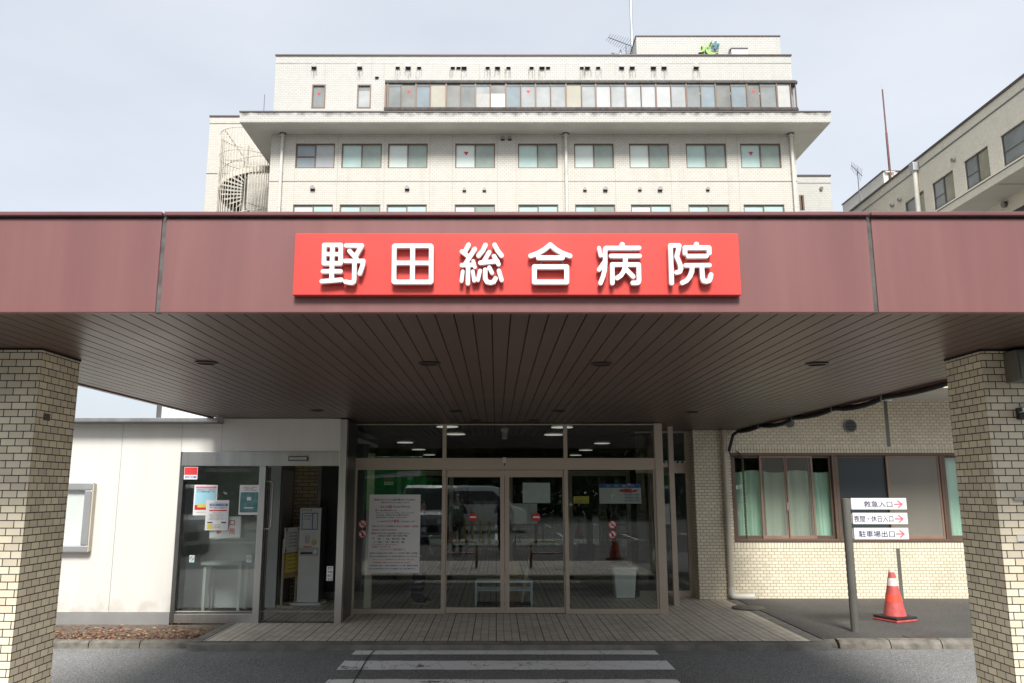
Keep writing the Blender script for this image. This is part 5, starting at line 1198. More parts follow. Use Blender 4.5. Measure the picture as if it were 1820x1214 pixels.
# emblem on the penthouse
eY = pY-.16
em = thing('roof_emblem', 'lime green crescents with a teal cross and small lettering on the rooftop penthouse wall', 'emblem', (WX(1262, 84, eY), eY, WZ(96, eY)))
lg = lambda zx, zy: (lambda q: (q[0], q[2]))(W(1236+zx/30.36, 64+zy/30.36, eY))
big_o = [(935,190),(800,300),(680,420),(590,560),(550,680),(560,800),(620,910),(720,975),(880,1000),(1040,970),(1160,920),(1250,860)]
big_i = [(1180,880),(1060,900),(930,885),(830,830),(760,750),(730,640),(740,520),(790,400),(860,290)]
sml = [(350,500),(440,520),(505,600),(520,690),(490,780),(420,840),(310,870),(180,865),(290,830),(365,760),(390,690),(385,600)]
def flat(nm, poly, mt, y0, y1): return MB().prism_y([lg(*p) for p in poly], y0, y1).build(nm, mt, em)
flat('large_crescent', big_o+big_i, [M['logo_green']], eY, eY+.05); flat('small_crescent', sml, [M['logo_green']], eY, eY+.05)
sh = lambda P_, dx, dy, s=1.0: [(x*s+dx, y*s+dy) for x, y in P_]
flat('crescent_back', sh(big_o+big_i, -8, 24), M['logo_side'], eY+.051, eY+.14); flat('crescent_back', sh(sml, -14, 24), M['logo_side'], eY+.051, eY+.14)
cr = [(1035,275),(1155,275),(1155,400),(1305,400),(1305,520),(1155,520),(1155,640),(1035,640),(1035,520),(900,520),(900,400),(1035,400)]
flat('cross', cr, M['logo_teal'], eY+.0, eY+.05); flat('cross_back', sh(cr, -22, 14), M['white_panel'], eY+.051, eY+.14)
m = MB(); a, c = lg(610, 700), lg(1240, 700); m2 = lg(925, 660); add_text(m, 'KOBARI', m2[0], m2[1], eY-.03, width=c[0]-a[0], height=lg(0,600)[1]-lg(0,720)[1], bold=.03); m.build('lettering', M['logo_text'], em)
flat('underline', [(860,770),(1260,765),(1260,800),(900,815)], M['logo_text'], eY+.04, eY+.08)

# ------------------------------------------------------------------ annex blocks beside the tower
lY = 47.5; l0 = WX(373.5, 210, lY)
la = thing('stair_annex', 'cream tiled annex block behind the spiral stair at the left of the tower', 'building', (l0+3, lY, 0))
MB().box(l0, tX0+1.0, lY, lY+10, 0, WZ(208, lY)).build('wall', M['tower_tile'], la); m = MB(); m.box(l0-.04, tX0+1.0, lY-.05, lY+10.04, WZ(208, lY)+.001, WZ(205.5, lY)); m.build('coping', M['coping'], la)
m = MB()
for py in (219.5, 308.5): m.box(l0, tX0+.9, lY-.008, lY-.001, WZ(py, lY)-.03, WZ(py, lY)+.03)
m.build('wall_groove', M['steel_dark'], la)
rY = 45.5; r1 = WX(1476, 320, rY)
ra = thing('rear_annex', 'lower cream tiled annex with a slit window at the right of the tower', 'building', (r1-2, rY, 0))
slh = [(WX(1422.5,360,rY), WX(1428,360,rY), WZ(374,rY), WZ(346.5,rY))]
m = MB(); wall_holes(m, lambda u, v, d: (u, rY+d, v), tX1-1, r1, 0, WZ(313.5, rY), slh, .15); m.quad((r1,rY,0),(r1,rY+10,0),(r1,rY+10,WZ(313.5,rY)),(r1,rY,WZ(313.5,rY))); m.quad((tX1-1,rY,WZ(313.5,rY)),(r1,rY,WZ(313.5,rY)),(r1,rY+10,WZ(313.5,rY)),(tX1-1,rY+10,WZ(313.5,rY)))
m.build('wall', M['tower_tile_pale'], ra)
m = MB(); m.box(tX1-1, r1+.04, rY-.05, rY+10, WZ(313.5,rY)+.001, WZ(311.5,rY)+.02); m.build('coping', M['coping'], ra)
m = MB(); zj = WZ(325.5, rY); m.box(tX1-1, r1, rY-.008, rY-.001, zj-.025, zj+.025); m.build('wall_groove', M['steel_dark'], ra)
h = slh[0]; m = MB(); m.box(h[0]-.05, h[0]+.05, rY-.01, rY+.14, h[2], h[3]); m.box(h[1]-.05, h[1]+.05, rY-.01, rY+.14, h[2], h[3]); m.box(h[0]+.051, h[1]-.051, rY-.01, rY+.14, h[3]-.08, h[3]); w_ = m.build('window', M['brown_frame'], ra); MB().box(h[0]+.05, h[1]-.05, rY+.1, rY+.11, h[2], h[3]-.08).build('pane', M['dark_pane'], w_)
q = W(1459, 336, rY); m = MB(); m.tube([(q[0], rY-.12, q[2]), (q[0], rY-.003, q[2]+.03)], .10, 10); m.build('vent_hood', M['vent_steel'], ra)

# ------------------------------------------------------------------ spiral stair
cy_ = 45.3; cxs = WX(437, 300, cy_); rs_ = WX(437+46, 300, cy_)-cxs; ztop_ = WZ(225, cy_-rs_)
ss = thing('spiral_stair', 'peeling beige spiral fire stair in a round cage of bars left of the tower', 'stair', (cxs, cy_, 0))
m = MB(); m.tube([(cxs, cy_, 0), (cxs, cy_, ztop_-.5)], .13, 12); m.build('pole', M['stair_paint'], ss, smooth=True)
m = MB(); nb = 50
for j in range(nb):
    a = 6.28319*j/nb; x, y = cxs+rs_*math.cos(a), cy_+rs_*math.sin(a); zt_ = ztop_-(0.0 if math.cos(a) < .3 else 1.2)
    m.box(x-.016, x+.016, y-.016, y+.016, 8.0, zt_)
m.build('cage_bars', M['stair_paint'], ss)
m = MB()
def hoop(z, a0=0, a1=6.28319, r=.028, tilt=0): m.tube([(cxs+(rs_-.002)*math.cos(a0+(a1-a0)*k/30), cy_+(rs_-.002)*math.sin(a0+(a1-a0)*k/30), z+tilt*k/30) for k in range(31)], r, 6)
hoop(ztop_-1.4); hoop(ztop_-.02, 1.6, 4.9)
m.tube([(cxs, cy_, ztop_-1.45), (cxs-rs_, cy_-.1, ztop_-1.4)], .03, 6); m.tube([(cxs, cy_, ztop_-1.45), (cxs-rs_*.6, cy_-rs_*.8, ztop_-.1)], .03, 6); m.tube([(cxs, cy_, ztop_-1.45), (cxs-.4, cy_-rs_, ztop_-2.1)], .03, 6)
m.build('hoop', M['stair_paint'], ss)
zA = WZ(300, cy_-rs_)+.2
tr_n = 40; st_ = MB(); tb = MB(); A0 = -.15
stepz = .155; stepa = .30
for k in range(tr_n):
    a = A0-k*stepa; z = zA-k*stepz+.35; a2 = a-stepa*1.05
    if z < 8: break
    p = [(cxs+.12*math.cos(a), cy_+.12*math.sin(a)), (cxs+rs_*.97*math.cos(a), cy_+rs_*.97*math.sin(a)), (cxs+rs_*.97*math.cos(a2), cy_+rs_*.97*math.sin(a2)), (cxs+.12*math.cos(a2), cy_+.12*math.sin(a2))]
    tb.face([(x, y, z) for x, y in p]); tb.face([(x, y, z-.04) for x, y in reversed(p)]); tb.quad((p[0][0],p[0][1],z-.04),(p[1][0],p[1][1],z-.04),(p[1][0],p[1][1],z),(p[0][0],p[0][1],z))
tb.build('treads', M['rust'], ss)
m = MB(); aa = [A0-k*stepa for k in range(tr_n)]
for r_ in (rs_*.975,):
    top = [(cxs+r_*math.cos(a), cy_+r_*math.sin(a), zA-k*stepz+.50) for k, a in enumerate(aa) if zA-k*stepz > 8]; bot = [(x, y, z-.34) for x, y, z in top]
    for k in range(len(top)-1): m.quad(bot[k], bot[k+1], top[k+1], top[k])
m.build('stringer', M['stair_paint'], ss)
m = MB(); m.tube([(x, y, z+.62) for x, y, z in top], .03, 6); m.build('handrail', M['stair_paint'], ss)
m = MB(); m.box(cxs+.1, tX0+.3, cy_-.5, cy_+.5, zA+.36, zA+.44); m.build('landing', M['stair_paint'], ss)

# ------------------------------------------------------------------ east wing running away at the right
RX = 22.0
ew = thing('east_wing', 'beige tiled wing with a projecting ledge running away at the right edge', 'building', (RX, 40, 0))
zr = 18.66; yA, yB = 22.0, 62.0
wtop = 15.15+CAMZ; wbot = 13.72+CAMZ
def yX(px, py): return SX(px, py, RX)[1]
ww = [(yX(1820,212)-2.6, yX(1778,243)), (yX(1755.5,263), yX(1713.5,293)), (yX(1693.7,308), yX(1657,333)), (yX(1642,345), yX(1608.5,362))]
ww = [(min(a), max(a)) for a in ww]
f = lambda u, v, d: (RX+d, u, v)
m = MB(); wall_holes(m, f, yA, yB, 0, zr, [(a, c, wbot, wtop) for a, c in ww], .14); m.quad((RX,yA,0),(RX+14,yA,0),(RX+14,yA,zr),(RX,yA,zr)); m.quad((RX,yA,zr-.2),(RX+14,yA,zr-.2),(RX+14,yB,zr-.2),(RX,yB,zr-.2))
m.build('wall', M['east_tile'], ew)
m = MB(); m.box(RX-.06, RX+.3, yA, yB, zr, zr+.11); m.build('parapet_coping', M['coping'], ew)
m = MB(); m.box(RX-.012, RX-.001, yA, yB, 18.13, 18.21); m.build('wall_groove', M['steel_dark'], ew)
def wing_vent(px, py):
    q = SX(px, py, RX); mm = MB(); mm.tube([(RX-.15, q[1], q[2]), (RX-.003, q[1], q[2]+.03)], .11, 10); mm.build('vent_hood', M['vent_steel'], ew, smooth=True)
for p in ((1697,285),(1601,355.5),(1588,365.5)): wing_vent(*p)
for a, c in ww:
    m = MB(); e = .06; ym = (a+c)/2
    m.box(RX+.04, RX+.14, a+.002, c-.002, wtop-e, wtop-.002); m.box(RX+.02, RX+.14, a+.002, c-.002, wbot+.002, wbot+e); m.box(RX+.04, RX+.14, a+.002, a+e, wbot+e+.001, wtop-e-.001); m.box(RX+.04, RX+.14, c-e, c-.002, wbot+e+.001, wtop-e-.001); m.box(RX+.05, RX+.14, ym-.04, ym+.04, wbot+e+.001, wtop-e-.001)
    m.box(RX+.06, RX+.14, ym+.041, c-e-.001, wbot+.60, wbot+.64)
    w_ = m.build('window', M['steel_dark'], ew)
    MB().box(RX+.10, RX+.11, a+e, ym-.04, wbot+e, wtop-e).build('pane', pane_mat('warm_pane', (.30,.29,.22), .2), w_); MB().box(RX+.085, RX+.095, ym+.04, c-e, wbot+e, wtop-e).build('pane', M['grey_pane'], w_)
lz0, lz1 = 12.27+CAMZ, 12.60+CAMZ
yl = 46.5
m = MB(); m.box(RX-1.6, RX-1.45, yA, yl, lz0, lz1); m.build('ledge_face', M['east_tile'], ew)
m = MB(); m.quad((RX-1.45,yA,lz0+.02),(RX-.001,yA,lz0+.02),(RX-.001,yl,lz0+.02),(RX-1.45,yl,lz0+.02)); m.box(RX-1.449, RX-.001, yA, yl, lz1-.15, lz1-.06); m.build('ledge_soffit', M['soffit_conc'], ew)
m = MB(); m.box(RX-1.62, RX-1.4, yA, yl, lz1+.001, lz1+.03); m.build('ledge_coping', M['coping'], ew)
m = MB()
for yy in (28, 31.5, 35, 38.5, 42): m.box(RX-1.44, RX-.01, yy-.02, yy+.02, lz0+.012, lz0+.019)
m.build('soffit_joint', M['steel_dark'], ew)
q = SX(1788, 364, RX); m = MB(); m.tube([(RX-.15, q[1], q[2]), (RX-.003, q[1], q[2]+.03)], .14, 10); m.build('vent_hood', M['steel_dark'], ew, smooth=True)
q = SX(1809, 373, RX); m = MB(); m.box(RX-.02, RX+.05, q[1]-1.2, q[1]+.9, q[2]-1.3, q[2]+.05); m.build('lower_window', M['dark_pane'], ew)
q = SX(1630, 300, RX); m = MB(); m.tube([(RX-.14, q[1], q[2]), (RX-.14, q[1], 0)], .12, 12); m.build('downpipe', M['pipe_white'], ew, smooth=True)
m = MB(); m.box(RX-.32, RX-.01, q[1]-.22, q[1]+.22, q[2]-.15, q[2]+.30); m.build('rain_hopper', M['galv'], ew, bevel=.02)
# rooftop block
bX = 24.0; yN, yF = SX(1569.5, 304, bX)[1], SX(1497.5, 365, bX)[1]; zb_ = SX(1569.5, 304, bX)[2]
rb = thing('rooftop_block', 'grey and cream plant block on the roof of the east wing', 'rooftop block', (bX+3, yN, zr-.2))
MB().box(bX, bX+6, yN, yF, zr-.199, zb_-.06).build('wall', M['soffit_conc'], rb); MB().box(bX-.05, bX+6.05, yN-.05, yF+.05, zb_-.059, zb_+.02).build('coping', M['coping'], rb)

# ------------------------------------------------------------------ masts and antennas
def mast(name, label, cat, pts, rad, mt, extra=None):
    t = thing(name, label, cat, pts[0]); m = MB(); m.tube(pts, rad, 10); m.build('pole', mt, t, smooth=True)
    if extra: extra(t)
    return t
q = W(1124, 98, 43.6); z1 = WZ(-40, 43.6)
t = mast('roof_mast', 'tall pale steel mast on the tower roof beside the penthouse, running out of the top', 'mast', [(q[0], 43.6, Ztop-.1), (q[0], 43.6, z1)], .085, M['galv'])
m = MB(); m.box(q[0]+.02, q[0]+.24, 43.5, 43.62, Ztop+.3, Ztop+.6); m.box(q[0]-.12, q[0]+.35, 43.52, 43.56, Ztop+.62, Ztop+.68); m.build('clamp_box', M['steel_dark'], t)
def yagi(name, label, base, ztop, boom0, boom1, n, el, eldir, back=0):
    t = thing(name, label, 'antenna', base); base = Vector(base); b0, b1 = Vector(boom0), Vector(boom1); ed = Vector(eldir).normalized()
    m = MB(); m.tube([base, (base.x, base.y, ztop)], .028, 7); m.build('mast', M['antenna'], t)
    m = MB(); m.tube([b0, b1], .022, 6); m.build('boom', M['antenna'], t)
    m = MB()
    for k in range(n):
        p = b0.lerp(b1, (k+.1)/(n-.2)); L = el*(.75+.5*k/n); m.tube([p-ed*L, p+ed*L], .010, 5)
    m.build('elements', M['antenna'], t)
    if back:
        m = MB()
        for k in range(6): p = b1+Vector((0,0,-.12*k-.05)); m.tube([p-ed*el*1.1, p+ed*el*1.1], .010, 5)
        m.build('reflector', M['antenna'], t)
    return t
aY = 43.0
yagi('tv_antenna', 'large television antenna beside the pale mast on the tower roof', W(1113,99,aY), WZ(78,aY), W(1081,66.5,aY), W(1121,81.5,aY+.3), 10, .34, (.55,-.55,.6), 1)
yagi('tv_antenna', 'second small antenna just peeping over the tower parapet', W(1098,101,aY), WZ(96,aY), W(1087,94.5,aY), W(1100,98.5,aY), 5, .12, (.3,.2,.9))
q = W(1103, 99, 43.2); m = MB(); m.rings([[(q[0]+r_*.35*math.cos(6.28319*j/14), 43.2+dy, WZ(94,43.2)+r_*math.sin(6.28319*j/14)) for j in range(14)] for r_, dy in ((.03,.05),(.14,.02),(.20,-.03))], caps=False); m.tube([(q[0], 43.25, Ztop-.1), (q[0], 43.25, WZ(95,43.2))], .02, 6)
tag(m.build('satellite_dish', M['galv']), 'small pale dish at the tower parapet left of the antenna', 'dish')
q = W(469, 194, 44.5)
def ex_(t):
    m = MB()
    for zz in (.55, .68): m.lathe([(.03,-.03),(.07,-.03),(.07,.03),(.03,.03)], (q[0], 44.5, Zs1+zz*1.4), 8)
    m.build('insulator', M['antenna'], t)
mast('whip_antenna', 'thin whip antenna on the left end of the tower slab', 'antenna', [(q[0], 44.5, Zs1-.06), (q[0], 44.5, WZ(168, 44.5))], .018, M['antenna'], ex_)
q = W(1582.5, 315, yN-.1); z1 = WZ(159, yN-.1)
zz = q[2]
def ex2(t):
    m = MB(); m.tube([(q[0], yN-.1, z1), (q[0], yN-.1, z1+.4)], .02, 6); m.build('tip', M['galv'], t)
    m = MB(); m.box(q[0]-.3, q[0]+.3, yN-.16, yN-.05, zz+.3, zz+.38); m.build('bracket', M['galv'], t)
mast('lightning_rod', 'tall rusty red lightning rod on the rooftop block at the right', 'lightning rod', [(q[0], yN-.1, zr-.19), (q[0], yN-.1, zz+1.0), (q[0], yN-.1, (zz+z1)/2), (q[0], yN-.1, (zz+z1)/2+.02), (q[0], yN-.1, z1)], [.075,.07,.065,.05,.04], M['mast_red'], ex2)
aX = 23.2; q = SX(1526, 330, aX)
yagi('tv_antenna', 'television antenna in front of the far end of the grey rooftop block at the right', (aX, q[1], zr-.2), SX(1526, 297, aX)[2], SX(1513, 294, aX), (SX(1530, 315, aX)[0], q[1]-.6, SX(1530, 315, aX)[2]), 8, .55, (.3,.9,-.28))
yagi('tv_antenna', 'tip of an antenna showing above the roof edge of the east wing', (25.5, 42, zr-.2), 18.9+1.0, (25.0, 42, 19.9), (25.9, 42.6, 19.6), 5, .4, (.8,.4,.2))

# ================================================================== THE CAR PARK SIDE (mirrored in the glass)
b = MB(); b.box(-3.3, 3.3, 3.4, 6.75, -.2, -.002); struct(b.build('island_pavement', tile('island_tile', (.50,.455,.39), (.40,.36,.31), (.06,.055,.05), bw=.19, bh=.095, ms=.005, off=0, rough=.6, bump=.3, dirt=.5, stain=(.10,.09,.08))))
b = MB(); b.box(-3.42, 3.42, 6.752, 6.87, -.2, -.004); struct(b.build('island_kerb', M['kerb']))
m = MB()
for i in range(-5, 6): m.box(i*2.6-.05, i*2.6+.05, -11, -6.2, ROADZ+.006, ROADZ+.008)
m.box(-14, 14, -6.15, -6.05, ROADZ+.006, ROADZ+.008); m.build('parking_line', M['road_paint'], road)
rail_m = pbr('worn_orange_rail', (.30,.12,.06), .5, .2, var=.35, vscale=8)
b = MB(); b.quad((-30,-40,ROADZ+.004),(30,-40,ROADZ+.004),(30,3.2,ROADZ+.004),(-30,3.2,ROADZ+.004)); struct(b.build('car_park', asphalt('car_park_asphalt', (.050,.050,.051), (.10,.10,.10), .62)))
hr = thing('handrail', 'orange brown tubular handrail on the island left of the crosswalk', 'handrail', (-.85, 5.0, 0))
m = MB(); m.tube([(-1.25,5,0),(-1.25,5,.47),(-1.22,5,.54),(-1.15,5,.57),(-.55,5,.57),(-.48,5,.54),(-.45,5,.47),(-.45,5,0)], .03, 10); m.build('hoop', rail_m, hr, smooth=True)
m = MB(); m.tube([(-1.24,5,.30),(-.46,5,.30)], .02, 8); m.build('mid_rail', rail_m, hr)
h2 = copy_tree(hr); h2.location = (1.2, 5.0, 0); h2['label'] = 'orange brown tubular handrail on the island right of the crosswalk'
bol_m = pbr('yellow_bollard_paint', (.50,.36,.06), .5, var=.2)
for i in range(5):
    m = MB(); x, y = -1.45+.30*i, -6.3+.5*i; m.lathe([(.045,0),(.045,.72),(.03,.76),(.0001,.77)], (x, y, ROADZ), 12)
    tag(m.build('bollard', bol_m, smooth=True), 'slim yellow bollard in the row mirrored in the sliding doors', 'bollard', 'yellow bollards in the mirrored row')
c2 = copy_tree(t_ := [o for o in COL.objects if o.get('category') == 'traffic cone'][0]); c2.location = (3.0, 3.1, ROADZ+.08); c2['label'] = 'second red traffic cone, seen only mirrored in the right entrance glass'
def van(name, label, loc, rz, paint, L=4.5, Wd=1.72, H=2.0, hood=.55):
    t = thing(name, label, 'van', loc, rz=rz, local=True); h = L/2
    prof = [(-h,.28),(-h,.85),(-h+.12,.98),(-h+hood,1.12),(-h+hood+.62,H-.10),(-h+hood+.95,H),(h-.35,H),(h-.10,H-.08),(h-.02,1.1),(h,.9),(h,.28)]
    m = MB()
    rs = []
    for x, k in ((-Wd/2, .94), (-Wd/2+.06, .985), (Wd/2-.06, .985), (Wd/2, .94)):
        rs.append([(x if z < 1.1 else x*(1-.12*(z-1.1)/max(.1, H-1.1)), y*(1 if z > 1 else 1), .28+(z-.28)*k) for y, z in prof])
    m.rings(rs); m.build('body', paint, t, bevel=.03)
    gy0, gy1 = -h+hood+.03, -h+hood+.60
    m = MB(); m.quad((-Wd*.42,gy0-.012,1.14),(Wd*.42,gy0-.012,1.14),(Wd*.38,gy1-.02,H-.16),(-Wd*.38,gy1-.02,H-.16)); m.build('windscreen', M['dark_pane'], t)
    for sx in (-1, 1):
        m = MB(); xs = lambda z: sx*(Wd/2*(1-.12*(z-1.1)/(H-1.1))+.004)
        a = [(gy0+.25,1.18),(gy1+.30,H-.25),(h-.45,H-.25),(h-.30,1.18)]; m.face([(xs(z), y, z) for y, z in a]); m.build('side_window', M['dark_pane'], t)
        m = MB(); m.box(sx*Wd*.30, sx*Wd*.46, -h-.012, -h+.05, .66, .82); m.build('headlight', M['acrylic'], t, bevel=.01)
        m = MB(); m.box(sx*(Wd/2+.01), sx*(Wd/2+.16), gy0+.25, gy0+.36, 1.15, 1.32); m.build('wing_mirror', paint, t, bevel=.02)
        for yy in (-h+.85, h-.80):
            m = MB(); n = 22
            m.rings([[(x, yy+.31*math.cos(6.28319*j/n), .31+.31*math.sin(6.28319*j/n)) for j in range(n)] for x in (sx*(Wd/2-.18), sx*(Wd/2+.012))]); wl = m.build('wheel', M['rubber'], t)
            m = MB(); m.rings([[(x, yy+.19*math.cos(6.28319*j/n), .31+.19*math.sin(6.28319*j/n)) for j in range(n)] for x in (sx*(Wd/2+.0125), sx*(Wd/2+.02))]); m.build('hub', M['galv'], wl)
    m = MB(); m.box(-Wd*.33, Wd*.33, -h-.014, -h-.001, .38, .62); m.build('grille', M['black'], t, bevel=.01)
    m = MB(); m.box(-.165, .165, -h-.022, -h-.015, .40, .56); m.build('number_plate', M['paper'], t)
    return t
silver = pbr('silver_car_paint', (.33,.335,.34), .45, .1, var=.03, coat=.2); whitep = pbr('white_car_paint', (.78,.78,.78), .3, var=.02, coat=.5)
van('parked_van', 'silver van with its front to the hospital, mirrored in the left entrance glass', (-2.55, -6.4, ROADZ), R(180), silver)
van('parked_van', 'white van parked sideways, mirrored in the left sliding door', (-1.0, -12.5, ROADZ), R(90), whitep, L=4.6)
van('parked_van', 'dark grey van mirrored in the narrow side glazing', (8.6, -3.5, ROADZ), R(205), pbr('dark_grey_car_paint', (.10,.105,.11), .3, .5, coat=.5), H=1.95)
van('parked_van', 'pale van mirrored in the fixed pane of the white annex', (-9.8, -3.0, ROADZ), R(160), silver)
t = thing('box_truck', 'green box truck parked across the car park, mirrored in the left entrance glass', 'truck', (-6.0, -17, ROADZ), rz=0, local=True)
gp = pbr('green_truck_paint', (.03,.36,.07), .4, var=.05); m = MB(); m.box(-3.4, 2.4, -1.1, 1.1, .8, 3.4); m.build('cargo_box', gp, t, bevel=.03)
m = MB(); m.prism_y([(-1.6,2.3),(2.3,2.75),(2.3,2.45)], 1.101, 1.108); m.build('pale_stripe', whitep, t)
m = MB(); m.box(-5.0, -3.45, -1.05, 1.05, .5, 2.5); m.build('cab', whitep, t, bevel=.12); m = MB(); m.box(-4.8, -3.7, 1.051, 1.06, 1.45, 2.2); m.build('side_window', M['dark_pane'], t)
m = MB(); m.box(-5, 2.3, -.45, .45, .45, .79); m.build('chassis', M['black'], t)
for yy in (-1, 1):
    for xx in (-4.2, 1.2):
        m = MB(); n = 20; m.rings([[(xx+.45*math.cos(6.28319*j/n), y, .45+.45*math.sin(6.28319*j/n)) for j in range(n)] for y in (yy*.75, yy*1.0)]); m.build('wheel', M['rubber'], t)
leaf_m = [pbr('leaf_green', (.045,.075,.022), .6, var=.4, vscale=9), pbr('leaf_yellow_green', (.085,.095,.025), .6, var=.4, vscale=9)]
bark = pbr('bark', (.10,.08,.06), .9, var=.4, vscale=12)
def tree_mesh(seed, Ht):
    rg = random.Random(seed); t = thing('broadleaf_tree', 'x', 'tree', (0,0,0), 'trees along the far side of the car park', local=True)
    m = MB(); m.tube([(0,0,0),(.05,.03,Ht*.25),(-.04,.05,Ht*.5),(.03,0,Ht*.8)], [.17,.13,.09,.03], 8)
    ends = []
    for k in range(9):
        a = rg.uniform(0, 6.28); z0 = Ht*rg.uniform(.22, .6); L = Ht*rg.uniform(.18, .3); e = (L*math.cos(a), L*math.sin(a), z0+L*rg.uniform(.4, .9)); m.tube([(0,0,z0), (e[0]*.5, e[1]*.5, z0+(e[2]-z0)*.6), e], [.06,.04,.015], 6); ends.append(e)
    m.build('trunk', bark, t)
    m = MB()
    cl = ends+[(rg.gauss(0, Ht*.16), rg.gauss(0, Ht*.16), Ht*rg.uniform(.3, .97)) for _ in range(34)]
    for c in cl:
        rr = Ht*rg.uniform(.07, .14)
        for _ in range(46):
            d = Vector((rg.gauss(0,1), rg.gauss(0,1), rg.gauss(0,.8))).normalized()*rr*rg.random()**.4; p = Vector(c)+d
            if p.z < Ht*.12: continue
            n = Vector((rg.uniform(-1,1), rg.uniform(-1,1), rg.uniform(-.3,1))).normalized(); a = n.orthogonal().normalized()*rg.uniform(.16,.30); b_ = n.cross(a).normalized()*rg.uniform(.13,.25)
            m.mat(1 if rg.random() < .3 else 0); m.face([p-a, p+b_*.7, p+a, p-b_*.7])
    m.build('crown', leaf_m, t); return t
protos = [tree_mesh(11, 8.5), tree_mesh(23, 7.2)]
rg = random.Random(5)
for i in range(34):
    o = protos[i % 2] if i < 2 else copy_tree(protos[i % 2])
    o.location = (-27+(i % 17)*3.3+rg.uniform(-.6, .6)+(1.6 if i > 16 else 0), (-31 if i < 17 else -36)+rg.uniform(-1.5, 1.5), ROADZ-.02); o.rotation_euler = (0, 0, rg.uniform(0, 6.28)); sc1 = rg.uniform(.9, 1.2); o.scale = (sc1, sc1, sc1)
    o['label'] = 'leafy broadleaf tree in the dark row mirrored in the entrance glass'
hg = MB(); rg = random.Random(9)
for i in range(17000):
    p = Vector((rg.uniform(-28, 28), -28.5+rg.gauss(0, .35), rg.uniform(0, 4.2))); n = Vector((rg.uniform(-1,1), rg.uniform(-.2,1), rg.uniform(-.3,1))).normalized(); a = n.orthogonal().normalized()*rg.uniform(.18,.30); b_ = n.cross(a).normalized()*.20
    hg.mat(1 if rg.random() < .2 else 0); hg.face([p-a, p+b_, p+a, p-b_])
tag(hg.build('hedge', leaf_m), 'long dark green hedge behind the car park, mirrored in the glass', 'hedge')

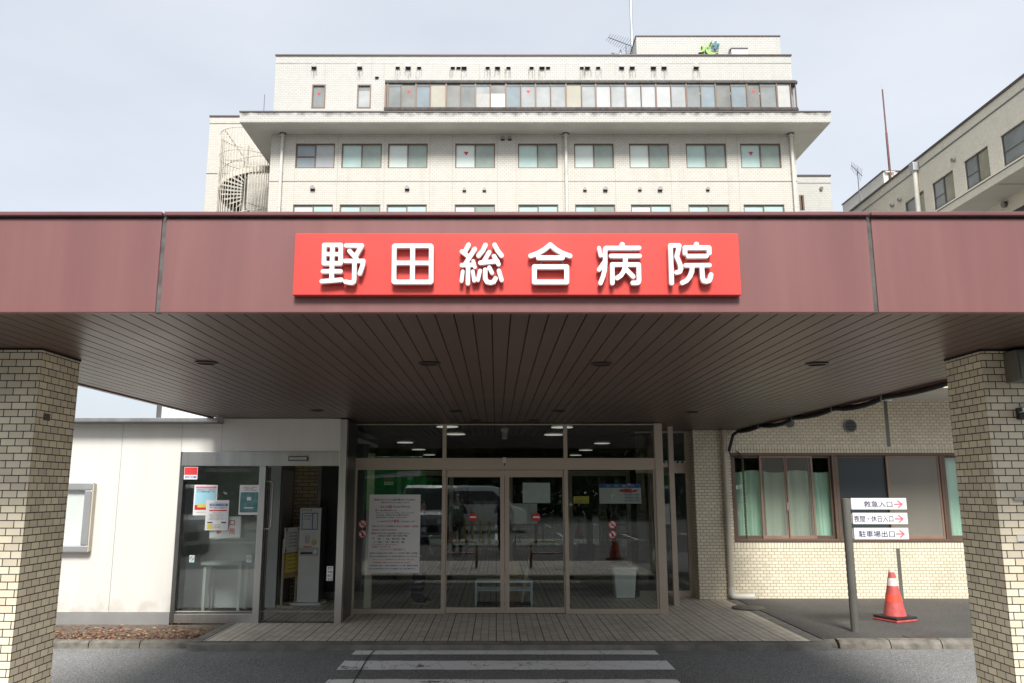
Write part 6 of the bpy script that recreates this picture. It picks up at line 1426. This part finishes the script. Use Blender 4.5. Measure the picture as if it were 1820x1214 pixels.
# ------------------------------------------------------------------ people
skin_m = pbr('skin', (.52,.33,.24), .55, var=.05); hair_m = pbr('dark_hair', (.02,.017,.015), .5)
def person(label, loc, rz, pose, cloth, trouser, H=1.68):
    """one continuous skinned body; joints in metres, x right, -y forward"""
    t = thing('person', label, 'person', loc, rz=rz, local=True)
    V = []; E_ = []; Rr = []
    def add(p, r, par=None):
        V.append(tuple(p)); Rr.append(r if isinstance(r, tuple) else (r, r))
        if par is not None: E_.append((par, len(V)-1))
        return len(V)-1
    k = H/1.68
    pel = add((0,0,.90*k), (.155,.115)); wa_ = add((0,.0,1.03*k), (.145,.105), pel); ch = add((0,0,1.22*k), (.165,.12), wa_); up = add((0,.01,1.36*k), (.12,.085), ch)
    nk = add((0,.005,1.43*k), .052, up); jaw = add((0,-.015,1.50*k), (.066,.074), nk); hd = add((0,-.005,1.575*k), (.083,.100), jaw); tp = add((0,.0,1.640*k), (.068,.080), hd)
    nose = add((0,-.116,1.54*k), .012, hd)
    for s in (-1, 1):
        hp = add((s*.095,0,.84*k), .100, pel); kn = add((s*.10+pose.get('kx',0)*s, -.02, .47*k), .078, hp); an = add((s*.105,.02,.10*k), .066, kn); he = add((s*.105,-.03,.045), (.042,.04), an); to = add((s*.115,-.17,.035), (.040,.03), he)
        sh_ = add((s*.165,.01,1.35*k), .062, up); el, wr = pose['arm'][0 if s < 0 else 1]
        e1 = add(el, .046, sh_); w1 = add(wr, .031, e1)
        d = (Vector(wr)-Vector(el)).normalized(); sd = Vector((1,0,0)) if abs(d.x) < .8 else Vector((0,0,1)); sd = (sd-d*sd.dot(d)).normalized(); up_ = d.cross(sd)
        pm = add(Vector(wr)+d*.06, (.038,.018), w1)
        for j, ln in enumerate((.062,.070,.066,.052)):
            b0 = add(Vector(wr)+d*.095+sd*(-.03+.02*j), .010, pm); b1 = add(Vector(V[b0])+d*ln*.55+up_*.008, .009, b0); add(Vector(V[b1])+d*ln*.35+up_*.028, .007, b1)
        th = add(Vector(wr)+d*.035+sd*.042*s, .011, w1); add(Vector(V[th])+d*.045+sd*.018*s, .009, th)
    me = bpy.data.meshes.new('b'); me.from_pydata(V, E_, []); o = bpy.data.objects.new('b', me); COL.objects.link(o)
    o.modifiers.new('skin', 'SKIN'); o.modifiers.new('sub', 'SUBSURF').levels = 2
    for i, r in enumerate(Rr): me.skin_vertices[0].data[i].radius = r
    me.skin_vertices[0].data[0].use_root = True
    dg = bpy.context.evaluated_depsgraph_get(); dg.update(); bm_ = bpy.data.meshes.new_from_object(o.evaluated_get(dg)); bpy.data.objects.remove(o)
    bm_.name = 'body'; body = bpy.data.objects.new('body', bm_); COL.objects.link(body); body.parent = t
    bm_.materials.clear()
    for mt in (skin_m, cloth, trouser, M['black']): bm_.materials.append(mt)
    hands = [Vector(pose['arm'][i][1]) for i in (0, 1)]; arms = [Vector(pose['arm'][i][0]) for i in (0, 1)]
    for p in bm_.polygons:
        p.use_smooth = True; c = p.center
        hand = any(0 < (c-h).dot((h-a).normalized()) < .24 and ((c-h)-(h-a).normalized()*(c-h).dot((h-a).normalized())).length < .085 for h, a in zip(hands, arms))
        p.material_index = 0 if (c.z > 1.425*k and abs(c.x) < .12 and not hand) or hand else (3 if c.z < .085 else (2 if c.z < .93*k and abs(c.x) < .2 else 1))
    m = MB(); n = 24
    m.rings([[(rx*math.cos(6.28319*j/n), .008+ry*math.sin(6.28319*j/n)*(1+.03*math.sin(j*2.1)), z*k) for j in range(n)] for z, rx, ry in ((.76,.190,.140),(.90,.192,.142),(1.05,.178,.130),(1.22,.192,.136),(1.32,.182,.116),(1.385,.115,.085),(1.415,.064,.066))], caps=False); m.build('jacket', cloth, t, smooth=True)
    m = MB(); n = 16; rs = []
    for q in range(7):
        a = math.pi*(.03+.60*q/6); rs.append([(.097*math.sin(a)*math.cos(6.28319*j/n), .012+.114*math.sin(a)*math.sin(6.28319*j/n)*(1 if math.sin(6.28319*j/n) > 0 else .80), 1.582*k+.105*math.cos(a)+(.035 if math.sin(6.28319*j/n) < -.3 and q > 3 else 0)) for j in range(n)])
    m.rings(rs); m.build('hair', hair_m, t, smooth=True)
    for s in (-1, 1):
        m = MB(); m.lathe([(.0001,-.008),(.009,-.004),(.009,.004),(.0001,.008)], (s*.032, -.098, 1.570*k), 8); m.build('eye', M['ink'], t)
        m = MB(); m.box(s*.105-.042, s*.105+.052, -.215, .07, .001, .02); m.build('shoe_sole', M['acrylic'], t, bevel=.008)
    m = MB(); m.box(-.022, .022, -.100, -.090, 1.503*k, 1.510*k); m.build('mouth', M['red_ink'], t)
    return t
suit = pbr('black_suit', (.02,.02,.023), .8, var=.15); navy_c = pbr('navy_cloth', (.025,.028,.045), .85, var=.15); grey_c = pbr('charcoal_trousers', (.03,.03,.033), .85, var=.15)
person('person in a black coat raising both hands, mirrored in the left sliding door', (-1.15, -.35, ROADZ+.004), R(180), {'arm': (((-.26,-.10,1.12),(-.10,-.30,1.33)), ((.26,-.10,1.12),(.10,-.30,1.33)))}, suit, grey_c, 1.66)
person('person in dark clothes with one forearm raised, mirrored between the sliding doors', (.22, -.62, ROADZ+.004), R(180), {'arm': (((-.28,.02,1.09),(-.285,-.05,.86)), ((.25,-.12,1.14),(.12,-.33,1.30)))}, suit, grey_c, 1.64)
person('person in dark clothes and white soled shoes standing inside behind the tall notice', (-1.23, 13.25, .001), R(75), {'arm': (((-.28,.03,1.09),(-.285,-.06,.86)), ((.28,.03,1.09),(.285,-.06,.86)))}, navy_c, navy_c, 1.60)
